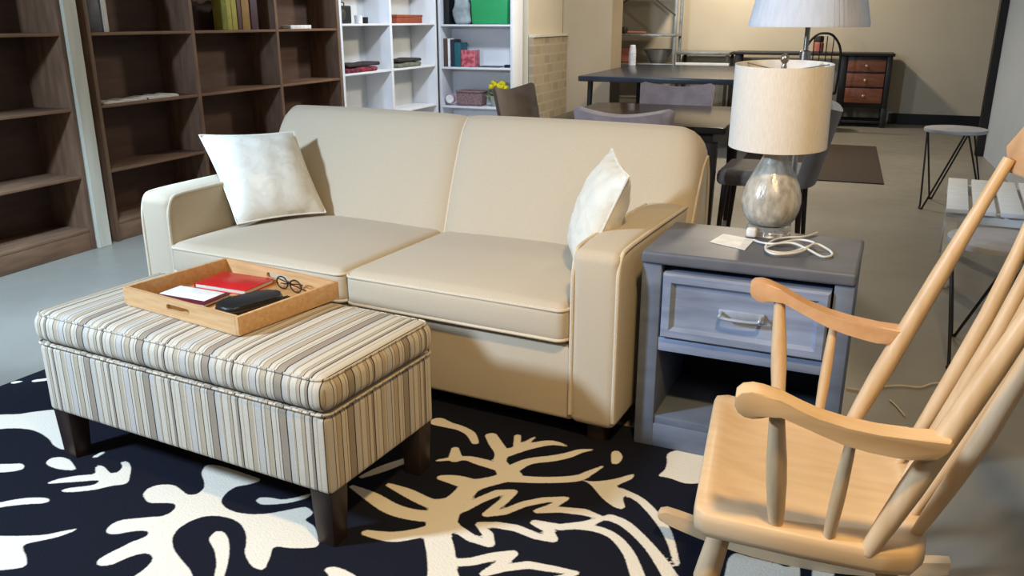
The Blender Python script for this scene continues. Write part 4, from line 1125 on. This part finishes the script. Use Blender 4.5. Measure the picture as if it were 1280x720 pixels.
s2 = stool('round grey stool with black hairpin legs behind the rocking chair', (1.905, 3.13, 0), .495, .20, R(212), .235)
BN = floor_pt(1183, 260, .42); BNE = floor_pt(1186, 222, .42)
ang = math.atan2(BNE.y-BN.y, BNE.x-BN.x)
bn = thing('slatted_bench', 'low white slatted bench by the right wall behind the stool', 'bench', (BN.x, BN.y, 0), ang-PI/2)
Lb = (BNE-BN).length
for k in range(4):
    b = bmn(); box(b, (.118*k, 0, .398), (.118*k+.098, Lb, .42), .003); obj('slat', b, M['slat_white'], bn, 30)
for y in (.06, Lb-.1):
    b = bmn(); box(b, (0, y, .34), (.46, y+.04, .397)); obj('crossbar', b, M['slat_white'], bn, 30)
for x in (.01, .40):
    for y in (.05, Lb-.12):
        b = bmn(); box(b, (x, y, .001), (x+.05, y+.07, .341)); obj('leg', b, M['slat_white'], bn, 30)
b = bmn()
pts = [floor_pt(*q, .006) for q in ((1058, 485), (1080, 488), (1100, 484), (1125, 482), (1150, 484), (1168, 479), (1195, 480))]
tube(b, smooth_path(pts, 5), .004, 6)
o = obj('loose_cord', b, M['straw']); tag(o, 'pale thin cord lying along the floor behind the rocking chair', 'cord')
b = bmn(); pts = [floor_pt(*q, .005) for q in ((1112, 500), (1120, 507), (1131, 520))]
tube(b, smooth_path(pts, 5), .003, 6)
o = obj('loose_cord', b, M['straw']); tag(o, 'short pale scrap of cord on the floor nearest the rocking chair arm', 'cord')

# ================================================================== LIGHT
def area(name, loc, target, size, power, col, shape='DISK'):
    l = bpy.data.lights.new(name, 'AREA'); l.shape = shape; l.size = size; l.energy = power; l.color = col
    o = bpy.data.objects.new(name, l); COL.objects.link(o); o.location = loc
    o.rotation_euler = (Vector(target)-Vector(loc)).to_track_quat('-Z', 'Y').to_euler(); return o
COOL = (.56, .75, 1.0); WARM = (1.0, .69, .30)
area('cool window light', (-2.97, 1.16, 2.06), (.1, 2.4, .3), .32, 190, COOL)
def spot(name, loc, target, size, ang, blend, power, col):
    l = bpy.data.lights.new(name, 'SPOT'); l.spot_size = R(ang); l.spot_blend = blend; l.shadow_soft_size = size; l.energy = power; l.color = col
    o = bpy.data.objects.new(name, l); COL.objects.link(o); o.location = loc
    o.rotation_euler = (Vector(target)-Vector(loc)).to_track_quat('-Z', 'Y').to_euler(); return o
spot('warm ceiling spot', (.35, .5, 2.8), (.40, 2.30, .1), .10, 74, .8, 255, WARM)
area('warm fill behind', (.9, -1.3, 2.75), (.4, 2.0, .4), .4, 14, (1.0, .80, .58))  # added fill from the camera side to warm the near faces
area('dining fill', RM(-.1, 5.0, 2.8), RM(-.3, 5.0, 0), .4, 14, (1.0, .95, .84))  # invented fill that lifts the dark dining chairs, stool and bench
area('shelf fill', RM(-2.5, 6.5, 2.78), RM(-3.7, 8.4, .9), .3, 70, (.76, .87, 1.0))  # added only to brighten the white unit facing the camera
spot('cool floor fill', (-1.7, 3.0, 2.8), (-2.15, 3.95, 0), .12, 52, .8, 700, (.52, .75, 1.0))  # extra source made up to brighten the floor at left
area('warm back lamp', RM(-.8, 8.6, 2.8), RM(-2.0, 7.2, 0), .4, 110, (1.0, .86, .66))
area('wall lamp', RM(-1.5, 10.9, 2.7), RM(-.6, 12.2, .6), .25, 70, (1.0, .88, .70))
w = bpy.data.worlds.new('world'); scene.world = w; w.use_nodes = True
bg_ = w.node_tree.nodes['Background']; bg_.inputs['Color'].default_value = (1.0, .95, .90, 1); bg_.inputs['Strength'].default_value = .09

vs = scene.view_settings
vs.view_transform = 'Standard'; vs.look = 'None'; vs.gamma = 1.0; vs.use_curve_mapping = False; vs.exposure = -0.12
